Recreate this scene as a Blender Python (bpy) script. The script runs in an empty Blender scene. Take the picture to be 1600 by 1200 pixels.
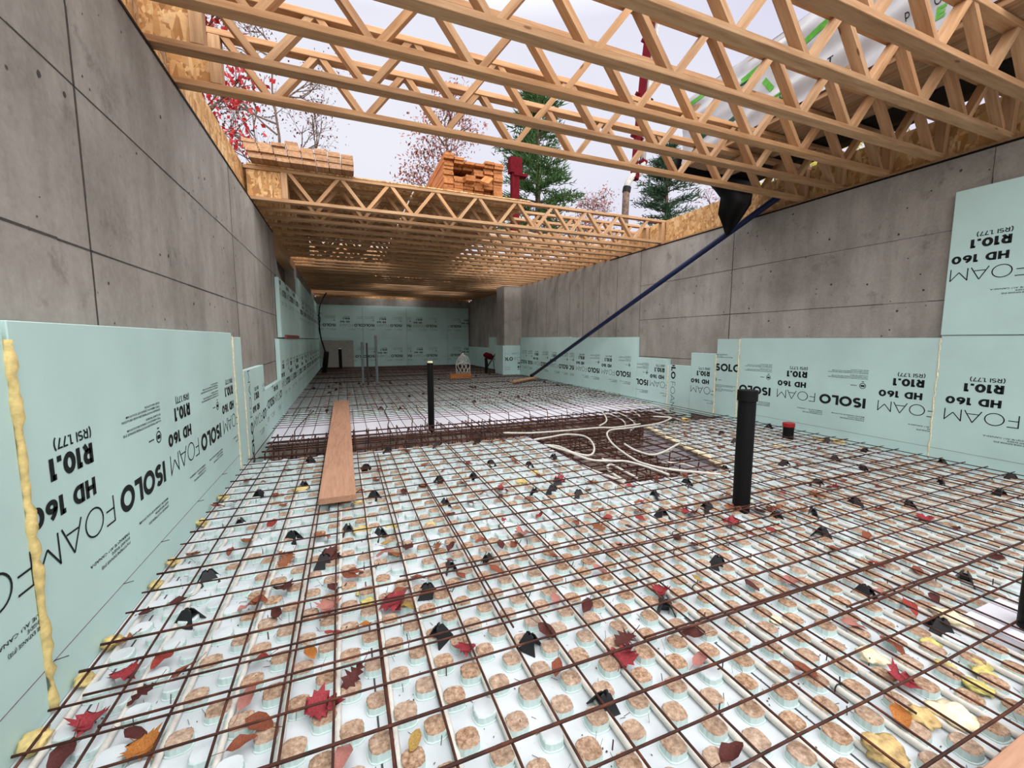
import bpy, bmesh, math, random
from mathutils import Vector, Matrix, noise
R = random.Random(11)
S = bpy.context.scene
COL = S.collection

# ------------------------------------------------------------------ camera
cam_d = bpy.data.cameras.new('camera')
cam_d.sensor_width = 36.0
cam_d.lens = 650.0 / 1600.0 * 36.0
cam_d.clip_start = 0.02
cam_d.clip_end = 400
cam = bpy.data.objects.new('camera', cam_d)
COL.objects.link(cam)
cam.location = (0, 0, 1.17)
cam.rotation_euler = (math.radians(90 - 6.12), 0, math.radians(-21.94))
S.camera = cam

# ------------------------------------------------------------------ light: an overcast sky, bright overhead
w = bpy.data.worlds.new('overcast_sky')
S.world = w
w.use_nodes = True
nt = w.node_tree
nt.nodes.clear()
out = nt.nodes.new('ShaderNodeOutputWorld')
bg = nt.nodes.new('ShaderNodeBackground')
tc = nt.nodes.new('ShaderNodeTexCoord')
sep = nt.nodes.new('ShaderNodeSeparateXYZ')
nt.links.new(tc.outputs['Generated'], sep.inputs[0])
mr = nt.nodes.new('ShaderNodeMapRange')
mr.inputs['From Min'].default_value = 0.57
mr.inputs['From Max'].default_value = 0.86
mr.inputs['To Min'].default_value = 0.90
mr.inputs['To Max'].default_value = 3.1
nt.links.new(sep.outputs['Z'], mr.inputs['Value'])
mb = nt.nodes.new('ShaderNodeMapRange')          # brighter cloud behind the viewer
mb.inputs['From Min'].default_value = 0.0
mb.inputs['From Max'].default_value = -0.6
mb.inputs['To Min'].default_value = 0.0
mb.inputs['To Max'].default_value = 3.0
nt.links.new(sep.outputs['Y'], mb.inputs['Value'])
ad = nt.nodes.new('ShaderNodeMath')
ad.operation = 'ADD'
nt.links.new(mr.outputs[0], ad.inputs[0])
nt.links.new(mb.outputs[0], ad.inputs[1])
cl = nt.nodes.new('ShaderNodeTexNoise')
cl.inputs['Scale'].default_value = 1.6
cl.inputs['Detail'].default_value = 3
nt.links.new(tc.outputs['Generated'], cl.inputs['Vector'])
cr = nt.nodes.new('ShaderNodeValToRGB')
cr.color_ramp.elements[0].position = 0.3
cr.color_ramp.elements[0].color = (0.73, 0.72, 0.90, 1)
cr.color_ramp.elements[1].position = 0.7
cr.color_ramp.elements[1].color = (0.88, 0.88, 0.97, 1)
nt.links.new(cl.outputs['Fac'], cr.inputs['Fac'])
wm_ = nt.nodes.new('ShaderNodeMix')                # whiter cloud overhead, faint lavender low down
wm_.data_type = 'RGBA'
wf = nt.nodes.new('ShaderNodeMapRange')
wf.inputs['From Min'].default_value = 1.0
wf.inputs['From Max'].default_value = 2.4
nt.links.new(ad.outputs[0], wf.inputs['Value'])
nt.links.new(wf.outputs[0], wm_.inputs[0])
nt.links.new(cr.outputs[0], wm_.inputs[6])
wm_.inputs[7].default_value = (0.935, 0.915, 0.905, 1)
nt.links.new(wm_.outputs[2], bg.inputs['Color'])
nt.links.new(ad.outputs[0], bg.inputs['Strength'])
nt.links.new(bg.outputs[0], out.inputs['Surface'])

S.view_settings.view_transform = 'Standard'
S.view_settings.look = 'None'
S.view_settings.gamma = 1
S.view_settings.use_curve_mapping = False
S.view_settings.exposure = 0.12

# ------------------------------------------------------------------ materials
def srgb(c):
    return tuple((x / 12.92 if x <= 0.04045 else ((x + 0.055) / 1.055) ** 2.4) for x in (v / 255.0 for v in c)) + (1,)

class MatB:
    def __init__(s, name, rough=0.8, spec=0.3):
        s.m = bpy.data.materials.new(name)
        s.m.use_nodes = True
        s.t = s.m.node_tree
        s.b = s.t.nodes['Principled BSDF']
        s.b.inputs['Roughness'].default_value = rough
        s.b.inputs['Specular IOR Level'].default_value = spec
    def n(s, kind, **kw):
        x = s.t.nodes.new(kind)
        for k, v in kw.items():
            if k in x.inputs: x.inputs[k].default_value = v
            else: setattr(x, k, v)
        return x
    def l(s, a, b): s.t.links.new(a, b)
    def coords(s, scale=(1, 1, 1), rot=(0, 0, 0), rnd=False):
        tc = s.n('ShaderNodeTexCoord')
        mp = s.n('ShaderNodeMapping')
        mp.inputs['Scale'].default_value = scale
        mp.inputs['Rotation'].default_value = rot
        s.l(tc.outputs['Object'], mp.inputs['Vector'])
        if rnd:
            oi = s.n('ShaderNodeObjectInfo')
            mu = s.n('ShaderNodeMath', operation='MULTIPLY')
            mu.inputs[1].default_value = 37.0
            s.l(oi.outputs['Random'], mu.inputs[0])
            s.l(mu.outputs[0], mp.inputs['Location'])
        return mp.outputs[0]
    def ramp(s, fac, stops):
        r = s.n('ShaderNodeValToRGB')
        e = r.color_ramp.elements
        while len(e) < len(stops): e.new(0.5)
        for i, (p, c) in enumerate(stops):
            e[i].position = p
            e[i].color = srgb(c)
        s.l(fac, r.inputs[0])
        return r.outputs[0]
    def noise(s, vec, scale, detail=4, rough=0.55):
        x = s.n('ShaderNodeTexNoise', Scale=scale, Detail=detail, Roughness=rough)
        s.l(vec, x.inputs['Vector'])
        return x.outputs['Fac']
    def mix(s, fac, a, b, mode='MIX'):
        x = s.n('ShaderNodeMix', data_type='RGBA', blend_type=mode)
        if isinstance(fac, float): x.inputs[0].default_value = fac
        else: s.l(fac, x.inputs[0])
        for sock, v in ((x.inputs[6], a), (x.inputs[7], b)):
            if isinstance(v, tuple): sock.default_value = v
            else: s.l(v, sock)
        return x.outputs[2]
    def base(s, sock): s.l(sock, s.b.inputs['Base Color']); return s
    def bump(s, h, strength=0.3, dist=0.01):
        x = s.n('ShaderNodeBump', Strength=strength, Distance=dist)
        s.l(h, x.inputs['Height'])
        s.l(x.outputs[0], s.b.inputs['Normal'])
        return s

def flat(name, c, rough=0.7, spec=0.3, var=0.12, scale=30):
    M = MatB(name, rough, spec)
    v = M.coords(rnd=True)
    f = M.noise(v, scale)
    lo = tuple(max(0, x * (1 - var)) for x in c)
    hi = tuple(min(255, x * (1 + var)) for x in c)
    M.base(M.ramp(f, [(0.3, lo), (0.7, hi)]))
    return M.m

def make_concrete(name, board=False):
    M = MatB(name, 0.88, 0.25)
    v = M.coords()
    big = M.noise(v, 0.9, 8, 0.66)
    c = M.ramp(big, [(0.28, (124, 118, 111)), (0.5, (157, 151, 144)), (0.74, (181, 175, 169))])
    st = M.noise(M.coords((1.6, 1.6, 0.35)), 2.4, 8, 0.68)          # run-down marks
    c = M.mix(M.ramp(st, [(0.44, (0, 0, 0)), (0.66, (170, 170, 170))]), c, srgb((104, 97, 90)))
    sm = M.noise(v, 3.2, 9, 0.75)
    c = M.mix(M.ramp(sm, [(0.57, (0, 0, 0)), (0.70, (210, 210, 210))]), c, srgb((88, 80, 74)))
    vo = M.n('ShaderNodeTexVoronoi', Scale=5.5)
    M.l(v, vo.inputs['Vector'])
    pit = M.ramp(vo.outputs['Distance'], [(0.028, (255, 255, 255)), (0.055, (0, 0, 0))])
    c = M.mix(pit, c, srgb((52, 46, 46)))
    fine = M.noise(v, 40, 4)
    c = M.mix(0.08, c, M.ramp(fine, [(0.3, (90, 86, 84)), (0.7, (215, 211, 210))]))
    M.base(c)
    M.bump(M.noise(v, 18, 6), 0.25, 0.004)
    return M.m

def make_foam(name, c, bumps=0.15):
    M = MatB(name, 0.75, 0.25)
    v = M.coords()
    f = M.noise(v, 1.2, 5)
    lo = tuple(x * 0.95 for x in c)
    hi = tuple(min(255, x * 1.03) for x in c)
    col = M.ramp(f, [(0.3, lo), (0.7, hi)])
    d = M.noise(v, 9, 8, 0.7)
    col = M.mix(M.ramp(d, [(0.66, (0, 0, 0)), (0.80, (150, 150, 150))]), col, srgb((150, 158, 150)))
    M.base(col)
    M.bump(M.noise(v, 140, 2), bumps, 0.002)
    return M.m

def make_wood(name, stops, rnd=True, knots=True, sc=1.0):
    M = MatB(name, 0.72, 0.25)
    v = M.coords((1.3 * sc, 16 * sc, 16 * sc), rnd=rnd)
    g = M.noise(v, 2.2, 7, 0.62)
    c = M.ramp(g, stops)
    if rnd:
        oi = M.n('ShaderNodeObjectInfo')
        tint = M.ramp(oi.outputs['Random'], [(0.0, (228, 214, 200)), (0.5, (250, 246, 240)), (1.0, (255, 240, 222))])
        c = M.mix(1.0, c, tint, 'MULTIPLY')
    if knots:
        k = M.n('ShaderNodeTexVoronoi', Scale=2.6)
        M.l(M.coords((1, 3.2, 3.2), rnd=rnd), k.inputs['Vector'])
        c = M.mix(M.ramp(k.outputs['Distance'], [(0.045, (230, 230, 230)), (0.085, (0, 0, 0))]), c, srgb((96, 58, 34)))
    M.base(c)
    M.bump(g, 0.12, 0.003)
    return M.m

def make_osb(name):
    M = MatB(name, 0.75, 0.25)
    cols = [(0.0, (158, 112, 66)), (0.3, (188, 142, 90)), (0.6, (206, 164, 112)), (0.85, (222, 186, 138)), (1.0, (142, 96, 54))]
    c = None
    for i, (sc, rot) in enumerate([((50, 11, 40), (0.3, 0.2, 0.4)), ((13, 46, 18), (0.5, 0.6, -0.7)), ((38, 20, 10), (1.1, 0.4, 1.3))]):
        vo = M.n('ShaderNodeTexVoronoi', Scale=1.0)
        M.l(M.coords(sc, rot, rnd=True), vo.inputs['Vector'])
        sp = M.n('ShaderNodeSeparateColor')
        M.l(vo.outputs['Color'], sp.inputs[0])
        ci = M.ramp(sp.outputs[0], cols)
        if c is None: c = ci
        else:
            fac = M.ramp(sp.outputs[1], [(0.45, (0, 0, 0)), (0.55, (255, 255, 255))])
            c = M.mix(fac, c, ci)
    g = M.noise(M.coords((4, 30, 30), (0.4, 0.3, 0.8), rnd=True), 2, 5)
    c = M.mix(M.ramp(g, [(0.5, (0, 0, 0)), (0.75, (130, 130, 130))]), c, srgb((128, 82, 42)))
    M.base(c)
    return M.m

def make_rust(name):
    M = MatB(name, 0.75, 0.3)
    f = M.noise(M.coords(rnd=True), 14, 6)
    M.base(M.ramp(f, [(0.3, (42, 25, 21)), (0.55, (72, 40, 31)), (0.75, (112, 62, 40))]))
    return M.m

def make_studtop(name):
    M = MatB(name, 0.9, 0.2)
    v = M.coords()
    f = M.noise(v, 62, 7, 0.75)
    c = M.ramp(f, [(0.30, (92, 66, 50)), (0.44, (146, 114, 90)), (0.58, (184, 156, 132)), (0.76, (218, 202, 184))])
    big = M.noise(v, 2.2, 4)
    c = M.mix(M.ramp(big, [(0.42, (0, 0, 0)), (0.66, (130, 130, 130))]), c, srgb((206, 206, 202)))
    M.base(c)
    M.bump(f, 0.6, 0.006)
    return M.m

def make_floorfoam(name):
    M = MatB(name, 0.7, 0.3)
    v = M.coords()
    f = M.noise(v, 3.0, 6)
    c = M.ramp(f, [(0.3, (180, 188, 193)), (0.7, (207, 213, 218))])
    d = M.noise(v, 60, 5, 0.7)
    c = M.mix(M.ramp(d, [(0.62, (0, 0, 0)), (0.74, (170, 170, 170))]), c, srgb((128, 112, 104)))
    y = M.noise(v, 1.7, 5, 0.6)
    c = M.mix(M.ramp(y, [(0.64, (0, 0, 0)), (0.74, (90, 90, 90))]), c, srgb((226, 206, 150)))
    M.base(c)
    return M.m

def make_leafmat(name, c1, c2):
    M = MatB(name, 0.7, 0.3)
    f = M.noise(M.coords(rnd=True), 22, 5)
    M.base(M.ramp(f, [(0.3, c1), (0.7, c2)]))
    return M.m

MAT = {
    'concrete': make_concrete('cast_concrete'),
    'joint': flat('formwork_joint', (74, 68, 66), 0.9, 0.2),
    'mint': make_foam('mint_foam', (188, 217, 213)),
    'mint_side': make_foam('pale_mint_foam', (196, 214, 212)),
    'white_foam': make_foam('white_foam', (216, 216, 226)),
    'floorfoam': make_floorfoam('moulded_floor_foam'),
    'studtop': make_studtop('chip_covered_stud_top'),
    'ink': flat('black_print', (26, 32, 32), 0.7, 0.2, 0.05),
    'chalk': flat('chalk_line', (120, 96, 110), 0.9, 0.1),
    'wood': make_wood('spruce_truss_wood', [(0.25, (150, 114, 84)), (0.5, (180, 145, 111)), (0.75, (198, 168, 136))]),
    'lumber': make_wood('sawn_lumber', [(0.25, (124, 96, 72)), (0.5, (162, 130, 102)), (0.75, (186, 154, 126))]),
    'lumber2': make_wood('orange_sawn_lumber', [(0.25, (122, 74, 40)), (0.5, (166, 110, 66)), (0.75, (188, 134, 86))]),
    'plankwood': make_wood('pinkish_plank', [(0.25, (150, 114, 97)), (0.5, (174, 138, 119)), (0.75, (186, 152, 134))], knots=False, sc=1.6),
    'osb': make_osb('oriented_strand_board'),
    'rust': make_rust('rusty_steel'),
    'pex': flat('white_heating_tube', (206, 203, 196), 0.45, 0.4, 0.06),
    'blackplastic': flat('black_plastic', (26, 28, 32), 0.5, 0.4),
    'pvc': flat('black_pipe', (9, 9, 10), 0.6, 0.2),
    'redcap': flat('red_plastic', (150, 24, 30), 0.5, 0.4),
    'conduit': flat('grey_conduit', (112, 120, 124), 0.5, 0.4),
    'blue': flat('navy_blue_paint', (14, 28, 64), 0.5, 0.3),
    'tarp': flat('white_wrap', (160, 160, 163), 0.4, 0.45, 0.04, 8),
    'green': flat('green_print', (76, 146, 44), 0.5, 0.3, 0.1),
    'darkgreen': flat('dark_green_print', (18, 62, 48), 0.5, 0.3, 0.1),
    'blacksheet': flat('black_plastic_sheet', (9, 9, 10), 0.6, 0.2),
    'sprayfoam': flat('yellow_spray_foam', (206, 184, 124), 0.75, 0.3, 0.12, 40),
    'creamfoam': flat('cream_spray_foam', (232, 218, 184), 0.8, 0.3, 0.1, 40),
    'yellowfoam': flat('lemon_spray_foam', (196, 184, 112), 0.8, 0.3, 0.12, 40),
    'orangefoam': flat('orange_spray_foam', (186, 160, 112), 0.85, 0.2, 0.22, 40),
    'dirt': flat('damp_earth', (130, 118, 112), 0.95, 0.1, 0.3, 6),
    'ground': flat('bare_ground', (112, 98, 80), 0.95, 0.1, 0.3, 2),
    'redsteel': flat('dark_red_steel', (78, 10, 20), 0.8, 0.08, 0.15, 6),
    'whitesteel': flat('white_pipe', (158, 156, 154), 0.7, 0.15, 0.1, 6),
    'darksteel': flat('dark_steel', (60, 60, 64), 0.5, 0.4, 0.15, 6),
    'bark': flat('grey_brown_bark', (84, 70, 62), 0.9, 0.2, 0.3, 8),
    'pinegreen': make_leafmat('pine_needles', (34, 62, 36), (82, 118, 66)),
    'sprucegreen': make_leafmat('spruce_needles', (30, 56, 40), (66, 96, 72)),
    'redleaf': make_leafmat('red_maple_foliage', (118, 18, 28), (172, 40, 42)),
    'russet': make_leafmat('russet_foliage', (98, 52, 52), (140, 86, 76)),
    'purple': make_leafmat('purple_foliage', (104, 56, 70), (140, 84, 96)),
    'yellowleaf': make_leafmat('yellow_green_foliage', (170, 160, 60), (214, 202, 96)),
    'pink': flat('dull_red_tape', (136, 74, 78), 0.7, 0.2),
    'greysheet': flat('grey_plastic_sheet', (150, 146, 138), 0.5, 0.4),
    'bo': make_leafmat('leaf_brown', (104, 60, 38), (146, 90, 58)),
    'bv': make_leafmat('leaf_rust_brown', (96, 50, 36), (142, 78, 54)),
    'dv': make_leafmat('leaf_dark_brown', (58, 26, 26), (90, 42, 36)),
    'rm': make_leafmat('leaf_crimson', (112, 30, 40), (156, 58, 64)),
    'rv': make_leafmat('leaf_red', (118, 36, 34), (156, 64, 54)),
    'pv': make_leafmat('leaf_pinkish', (146, 92, 86), (172, 118, 108)),
    'ov': make_leafmat('leaf_orange_brown', (132, 76, 30), (182, 118, 56)),
    'tv': make_leafmat('leaf_olive_tan', (128, 102, 50), (172, 142, 80)),
}

# ------------------------------------------------------------------ helpers
def mesh_obj(name, verts, faces, mats, mi=None, parent=None, smooth=False, matrix=None):
    me = bpy.data.meshes.new(name)
    me.from_pydata([tuple(v) for v in verts], [], faces)
    for m in (mats if isinstance(mats, (list, tuple)) else [mats]):
        me.materials.append(MAT[m] if isinstance(m, str) else m)
    if mi is not None:
        me.polygons.foreach_set('material_index', mi)
    if smooth:
        me.polygons.foreach_set('use_smooth', [True] * len(me.polygons))
    me.update()
    return link(name, me, parent, matrix)

def link(name, me, parent=None, matrix=None):
    o = bpy.data.objects.new(name, me)
    COL.objects.link(o)
    if parent is not None:
        o.parent = parent
        o.matrix_parent_inverse = PINV[parent.name]
    if matrix is not None:
        o.matrix_basis = matrix
    return o

PINV = {}
def thing(name, label, cat, loc=(0, 0, 0), group=None):
    o = bpy.data.objects.new(name, None)
    o.empty_display_size = 0.1
    COL.objects.link(o)
    o.location = loc
    PINV[o.name] = Matrix.Translation(-Vector(loc))
    return tag(o, label, cat, group)

def tag(o, label, cat, group=None):
    o['label'] = label
    o['category'] = cat
    if group: o['group'] = group
    return o

def as_parent(o):
    PINV[o.name] = o.matrix_basis.inverted()
    return o

def struct(o):
    o['kind'] = 'structure'
    return o

def box_vf(x0, x1, y0, y1, z0, z1):
    v = [(x0, y0, z0), (x1, y0, z0), (x1, y1, z0), (x0, y1, z0), (x0, y0, z1), (x1, y0, z1), (x1, y1, z1), (x0, y1, z1)]
    f = [(0, 3, 2, 1), (4, 5, 6, 7), (0, 1, 5, 4), (1, 2, 6, 5), (2, 3, 7, 6), (3, 0, 4, 7)]
    return v, f

class MB:
    """collects shapes for ONE mesh object"""
    def __init__(s): s.v, s.f, s.m = [], [], []
    def add(s, vf, mi=0):
        b = len(s.v)
        s.v += list(vf[0])
        s.f += [tuple(i + b for i in q) for q in vf[1]]
        s.m += [mi] * len(vf[1])
        return s
    def box(s, *a, mi=0): return s.add(box_vf(*a), mi)
    def build(s, name, mats, parent=None, smooth=False, matrix=None):
        return mesh_obj(name, s.v, s.f, mats, s.m, parent, smooth, matrix)

def tube_vf(pts, r, n=8, caps=True):
    pts = [Vector(p) for p in pts]
    rs = r if isinstance(r, (list, tuple)) else [r] * len(pts)
    v, f = [], []
    up = None
    for i, p in enumerate(pts):
        t = (pts[min(i + 1, len(pts) - 1)] - pts[max(i - 1, 0)])
        t.normalize()
        if up is None:
            a = Vector((0, 0, 1)) if abs(t.z) < 0.9 else Vector((1, 0, 0))
            up = (a - t * a.dot(t)).normalized()
        else:
            up = up - t * up.dot(t)
            up = up.normalized() if up.length > 1e-6 else t.orthogonal().normalized()
        s = t.cross(up)
        for k in range(n):
            a = 2 * math.pi * k / n
            v.append(p + (up * math.cos(a) + s * math.sin(a)) * rs[i])
    for i in range(len(pts) - 1):
        for k in range(n):
            f.append((i * n + k, i * n + (k + 1) % n, (i + 1) * n + (k + 1) % n, (i + 1) * n + k))
    if caps:
        f.append(tuple(reversed(range(n))))
        f.append(tuple((len(pts) - 1) * n + k for k in range(n)))
    return v, f

def spline(pts, k=6):
    P = [Vector(p) for p in pts]
    if len(P) < 3: return P
    res = []
    for i in range(len(P) - 1):
        p0, p1, p2, p3 = P[max(i - 1, 0)], P[i], P[i + 1], P[min(i + 2, len(P) - 1)]
        for j in range(k):
            t = j / k
            res.append(0.5 * ((2 * p1) + (p2 - p0) * t + (2 * p0 - 5 * p1 + 4 * p2 - p3) * t * t + (3 * p1 - p0 - 3 * p2 + p3) * t ** 3))
    res.append(P[-1])
    return res

BEAMS = {}
def beam(name, p0, p1, wid, hgt, up, mat, parent=None):
    """a straight squared timber: local x runs along it, wid across, hgt along up"""
    p0, p1, up = Vector(p0), Vector(p1), Vector(up)
    x = p1 - p0
    L = round(x.length, 3)
    x.normalize()
    y = up.cross(x).normalized()
    z = x.cross(y)
    key = (L, round(wid, 4), round(hgt, 4), mat)
    if key not in BEAMS:
        b = min(wid, hgt) * 0.06
        me = bpy.data.meshes.new(name)
        bm = bmesh.new()
        bmesh.ops.create_cube(bm, size=1)
        for v in bm.verts:
            v.co = Vector((v.co.x * L, v.co.y * wid, v.co.z * hgt))
        bmesh.ops.bevel(bm, geom=list(bm.edges), offset=b, segments=1, affect='EDGES')
        bm.to_mesh(me)
        bm.free()
        me.materials.append(MAT[mat])
        BEAMS[key] = me
    m = Matrix((x, y, z)).transposed().to_4x4()
    m.translation = (p0 + p1) / 2
    return link(name, BEAMS[key], parent, m)

ORD = 'zeroth first second third fourth fifth sixth seventh eighth ninth tenth eleventh twelfth'.split()
def nth(n):
    if n < len(ORD): return ORD[n]
    s = 'th' if 10 <= n % 100 <= 20 else {1: 'st', 2: 'nd', 3: 'rd'}.get(n % 10, 'th')
    return f'{n}{s}'

# ------------------------------------------------------------------ dimensions of the place (metres)
XL, XR = -0.896, 5.23          # faces of the wall foam
XLW, XRW = -0.961, 5.295       # faces of the concrete
ZT = 2.83                      # top of the concrete walls
YB = 18.2                      # far wall foam
Y0 = -4.2                      # the front end of the basement, behind the viewer
YP = -0.7                      # foam panels and roof timber are modelled up to here
ZS = 2.868                     # top of the sill plates: the trusses sit here

# ------------------------------------------------------------------ where small things lie on the floor (metres)
CHAIRS = [(-0.65, 2.96), (-0.63, 3.48), (-0.32, 2.62), (-0.02, 2.6), (0.16, 2.47), (0.16, 3.11), (-0.14, 2.26), (0.14, 3.84), (0.38, 4.35), (0.89, 4.39), (1.34, 4.36), (0.68, 3.27), (0.96, 3.25), (0.62, 2.79), (0.65, 1.97), (0.46, 1.97), (-0.33, 3.55), (-0.34, 4.28), (1.22, 3.55), (-0.29, 7.21), (0.53, 7.14), (0.83, 7.02), (1.85, 3.52), (1.53, 3.38), (1.55, 2.87), (1.29, 2.75), (1.43, 2.73), (1.58, 2.59), (2.08, 2.36), (2.26, 2.04), (1.9, 2.07), (2.5, 2.47), (3.1, 2.63), (4.26, 3.69), (4.04, 3.31), (1.74, 1.49), (5.08, 3.71), (5.05, 2.96), (4.93, 2.52), (4.32, 2.45), (3.73, 2.53), (4.24, 2.17), (5.16, 2.02), (5.09, 1.56), (4.47, 1.41), (3.46, 2.07), (3.3, 1.72), (3.6, 1.55), (2.85, 1.72), (2.56, 1.76), (2.58, 1.5), (5.15, 3.73), (4.41, 1.72), (-0.65, 2.31), (-0.64, 1.99), (0.31, 1.81), (0.3, 1.51), (1.25, 1.32), (0.61, 1.34), (0.72, 1.01), (2.15, 1.05), (2.17, 0.8), (2.73, 0.94)]
LEAVES = [(-0.81, 1.91, 'bo'), (-0.8, 2.08, 'do'), (-0.73, 1.69, 'rm'), (-0.64, 1.59, 'do'), (-0.75, 1.51, 'rm'), (-0.61, 1.42, 'dv'), (-0.56, 1.35, 'bm'), (-0.76, 1.42, 'dv'), (-0.32, 1.27, 'bv'), (-0.33, 1.43, 'pv'), (-0.71, 2.13, 'dv'), (-0.64, 1.74, 'rv'), (-0.55, 1.65, 'bv'), (-0.41, 1.98, 'bv'), (-0.78, 2.58, 'bo'), (-0.61, 2.55, 'bv'), (-0.84, 3.3, 'bv'), (-0.75, 3.34, 'bv'), (-0.76, 3.83, 'bv'), (-0.32, 1.61, 'rv'), (-0.39, 2.0, 'bv'), (-0.3, 1.86, 'dv'), (-0.31, 2.06, 'dm'), (-0.09, 1.98, 'dv'), (-0.1, 1.82, 'pm'), (-0.16, 1.58, 'ov'), (-0.09, 1.66, 'rv'), (-0.1, 1.32, 'rm'), (-0.27, 1.32, 'bv'), (-0.01, 1.41, 'do'), (0.04, 1.66, 'ov'), (0.16, 1.75, 'rm'), (0.21, 1.71, 'tv'), (0.37, 1.38, 'rm'), (0.14, 1.09, 'tv'), (-0.05, 1.11, 'pv'), (0.29, 1.91, 'bv'), (-0.01, 2.05, 'bv'), (0.48, 1.85, 'bv'), (0.82, 1.53, 'pv'), (0.93, 1.44, 'dv'), (0.69, 1.36, 'dv'), (0.65, 1.19, 'bv'), (0.96, 1.21, 'do'), (1.29, 1.39, 'rm'), (0.9, 1.14, 'rm'), (1.13, 1.02, 'pv'), (1.22, 1.13, 'dv'), (0.94, 0.73, 'dv'), (1.71, 1.28, 'dv'), (1.52, 1.41, 'tv'), (2.37, 0.9, 'dv'), (2.21, 0.92, 'rv'), (1.43, 0.86, 'bv'), (1.7, 0.7, 'rm'), (1.53, 0.63, 'ov'), (1.84, 0.94, 'pv'), (1.92, 1.23, 'pv'), (2.21, 1.02, 'pv'), (1.85, 0.81, 'bv'), (3.45, 1.96, 'rm'), (3.16, 1.88, 'ov'), (3.3, 1.57, 'bv'), (3.37, 1.38, 'rm'), (3.39, 1.23, 'dv'), (2.98, 2.02, 'pv'), (2.33, 1.63, 'rv'), (2.46, 1.17, 'rv'), (3.14, 0.97, 'dv'), (2.59, 1.06, 'bv'), (2.43, 1.34, 'bv'), (2.79, 1.38, 'bv'), (3.71, 2.02, 'bv'), (1.47, 3.06, 'bv'), (1.68, 2.61, 'bv'), (2.36, 2.65, 'bv'), (2.81, 2.3, 'rv'), (1.14, 2.34, 'rv'), (0.94, 2.14, 'pm'), (0.84, 2.04, 'bv'), (0.98, 1.85, 'bv'), (1.13, 1.66, 'pv'), (1.56, 2.27, 'bv'), (1.78, 2.16, 'bo'), (2.08, 2.0, 'rm'), (2.2, 1.81, 'rm'), (2.52, 1.85, 'do'), (2.01, 1.63, 'bv'), (2.17, 1.65, 'bv'), (1.76, 1.67, 'dv'), (1.39, 1.82, 'pv'), (1.83, 1.92, 'bv'), (1.58, 2.88, 'rm'), (1.57, 1.98, 'dv'), (-0.5, 4.02, 'bv'), (-0.39, 3.93, 'bv'), (-0.51, 3.38, 'bv'), (-0.46, 2.83, 'rv'), (-0.31, 2.38, 'bv'), (-0.1, 2.29, 'dm'), (-0.15, 2.54, 'bo'), (0.63, 3.72, 'bv'), (0.75, 3.47, 'bv'), (0.45, 3.63, 'bv'), (0.24, 3.72, 'bv'), (0.19, 3.47, 'bo'), (0.68, 3.24, 'bo'), (0.86, 3.12, 'pm'), (0.37, 3.09, 'dv'), (0.78, 2.71, 'bv'), (0.6, 2.58, 'dv'), (0.67, 2.15, 'bv'), (0.5, 2.14, 'dv'), (0.18, 2.32, 'tv'), (0.29, 2.24, 'dv'), (0.15, 2.21, 'pv'), (0.46, 2.01, 'bv'), (0.65, 1.84, 'bv'), (1.07, 2.85, 'rm'), (0.9, 2.37, 'rv'), (-0.0, 2.08, 'bv')]
LOOPS = [[(2.81, 2.42), (2.51, 2.67), (2.43, 2.87), (2.44, 3.07), (2.56, 3.52), (2.74, 3.9), (2.9, 4.11), (3.03, 4.18), (3.25, 4.16), (3.76, 4.25), (4.16, 4.46), (4.22, 4.54), (4.04, 4.66)], [(2.91, 2.69), (2.85, 2.72), (2.83, 2.87), (2.69, 2.97)], [(2.69, 3.52), (2.65, 3.3), (2.68, 3.11), (2.82, 3.11), (3.04, 3.22), (3.27, 3.35)], [(2.84, 3.19), (3.01, 3.23), (3.29, 3.42)], [(2.17, 3.16), (2.2, 3.08), (2.31, 3.0), (2.38, 2.81), (2.42, 2.58)], [(2.2, 2.7), (2.2, 2.86), (2.21, 3.06), (2.16, 3.06), (2.1, 2.96), (2.06, 2.81), (2.05, 2.66)], [(1.9, 3.81), (2.0, 3.69), (2.03, 3.45), (2.13, 3.31), (2.3, 3.49), (2.45, 3.8), (2.49, 4.03), (2.35, 4.16), (2.11, 4.09), (1.89, 4.05)], [(1.9, 3.81), (1.99, 3.51), (2.06, 3.18), (2.22, 3.07)], [(1.94, 3.17), (1.98, 2.93), (2.02, 2.77), (2.02, 2.64)], [(1.7, 4.49), (2.05, 4.38), (2.56, 4.33), (2.89, 4.31), (3.1, 4.26), (3.55, 4.33)], [(2.99, 4.43), (3.21, 4.61), (3.39, 4.87), (3.6, 5.28)], [(3.75, 5.34), (3.62, 4.83), (3.45, 4.51), (3.26, 4.28)], [(3.93, 5.39), (3.83, 5.02), (3.64, 4.57), (3.45, 4.33), (3.29, 4.19)], [(4.31, 5.58), (4.2, 5.29), (4.03, 4.93)], [(4.81, 6.32), (4.87, 5.72), (4.89, 5.07)], [(4.11, 5.66), (4.44, 5.59), (4.74, 5.47), (4.55, 4.9)], [(4.47, 5.37), (4.46, 4.88), (4.35, 4.44)]]
BLOBS = [(1.6, 0.61), (1.36, 0.58), (2.04, 0.77), (2.06, 0.65), (1.92, 0.6), (1.94, 0.69), (2.29, 0.81), (1.62, 1.09), (1.74, 0.81), (-0.35, 3.47), (0.05, 3.04), (0.06, 2.75), (0.06, 2.58), (0.22, 2.55), (0.46, 2.52), (1.49, 3.18), (1.29, 3.0), (4.44, 4.47), (5.03, 3.03), (5.11, 2.87), (4.32, 3.01), (2.02, 0.62), (1.69, 0.57), (0.05, 1.84), (0.03, 1.93)]

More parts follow.
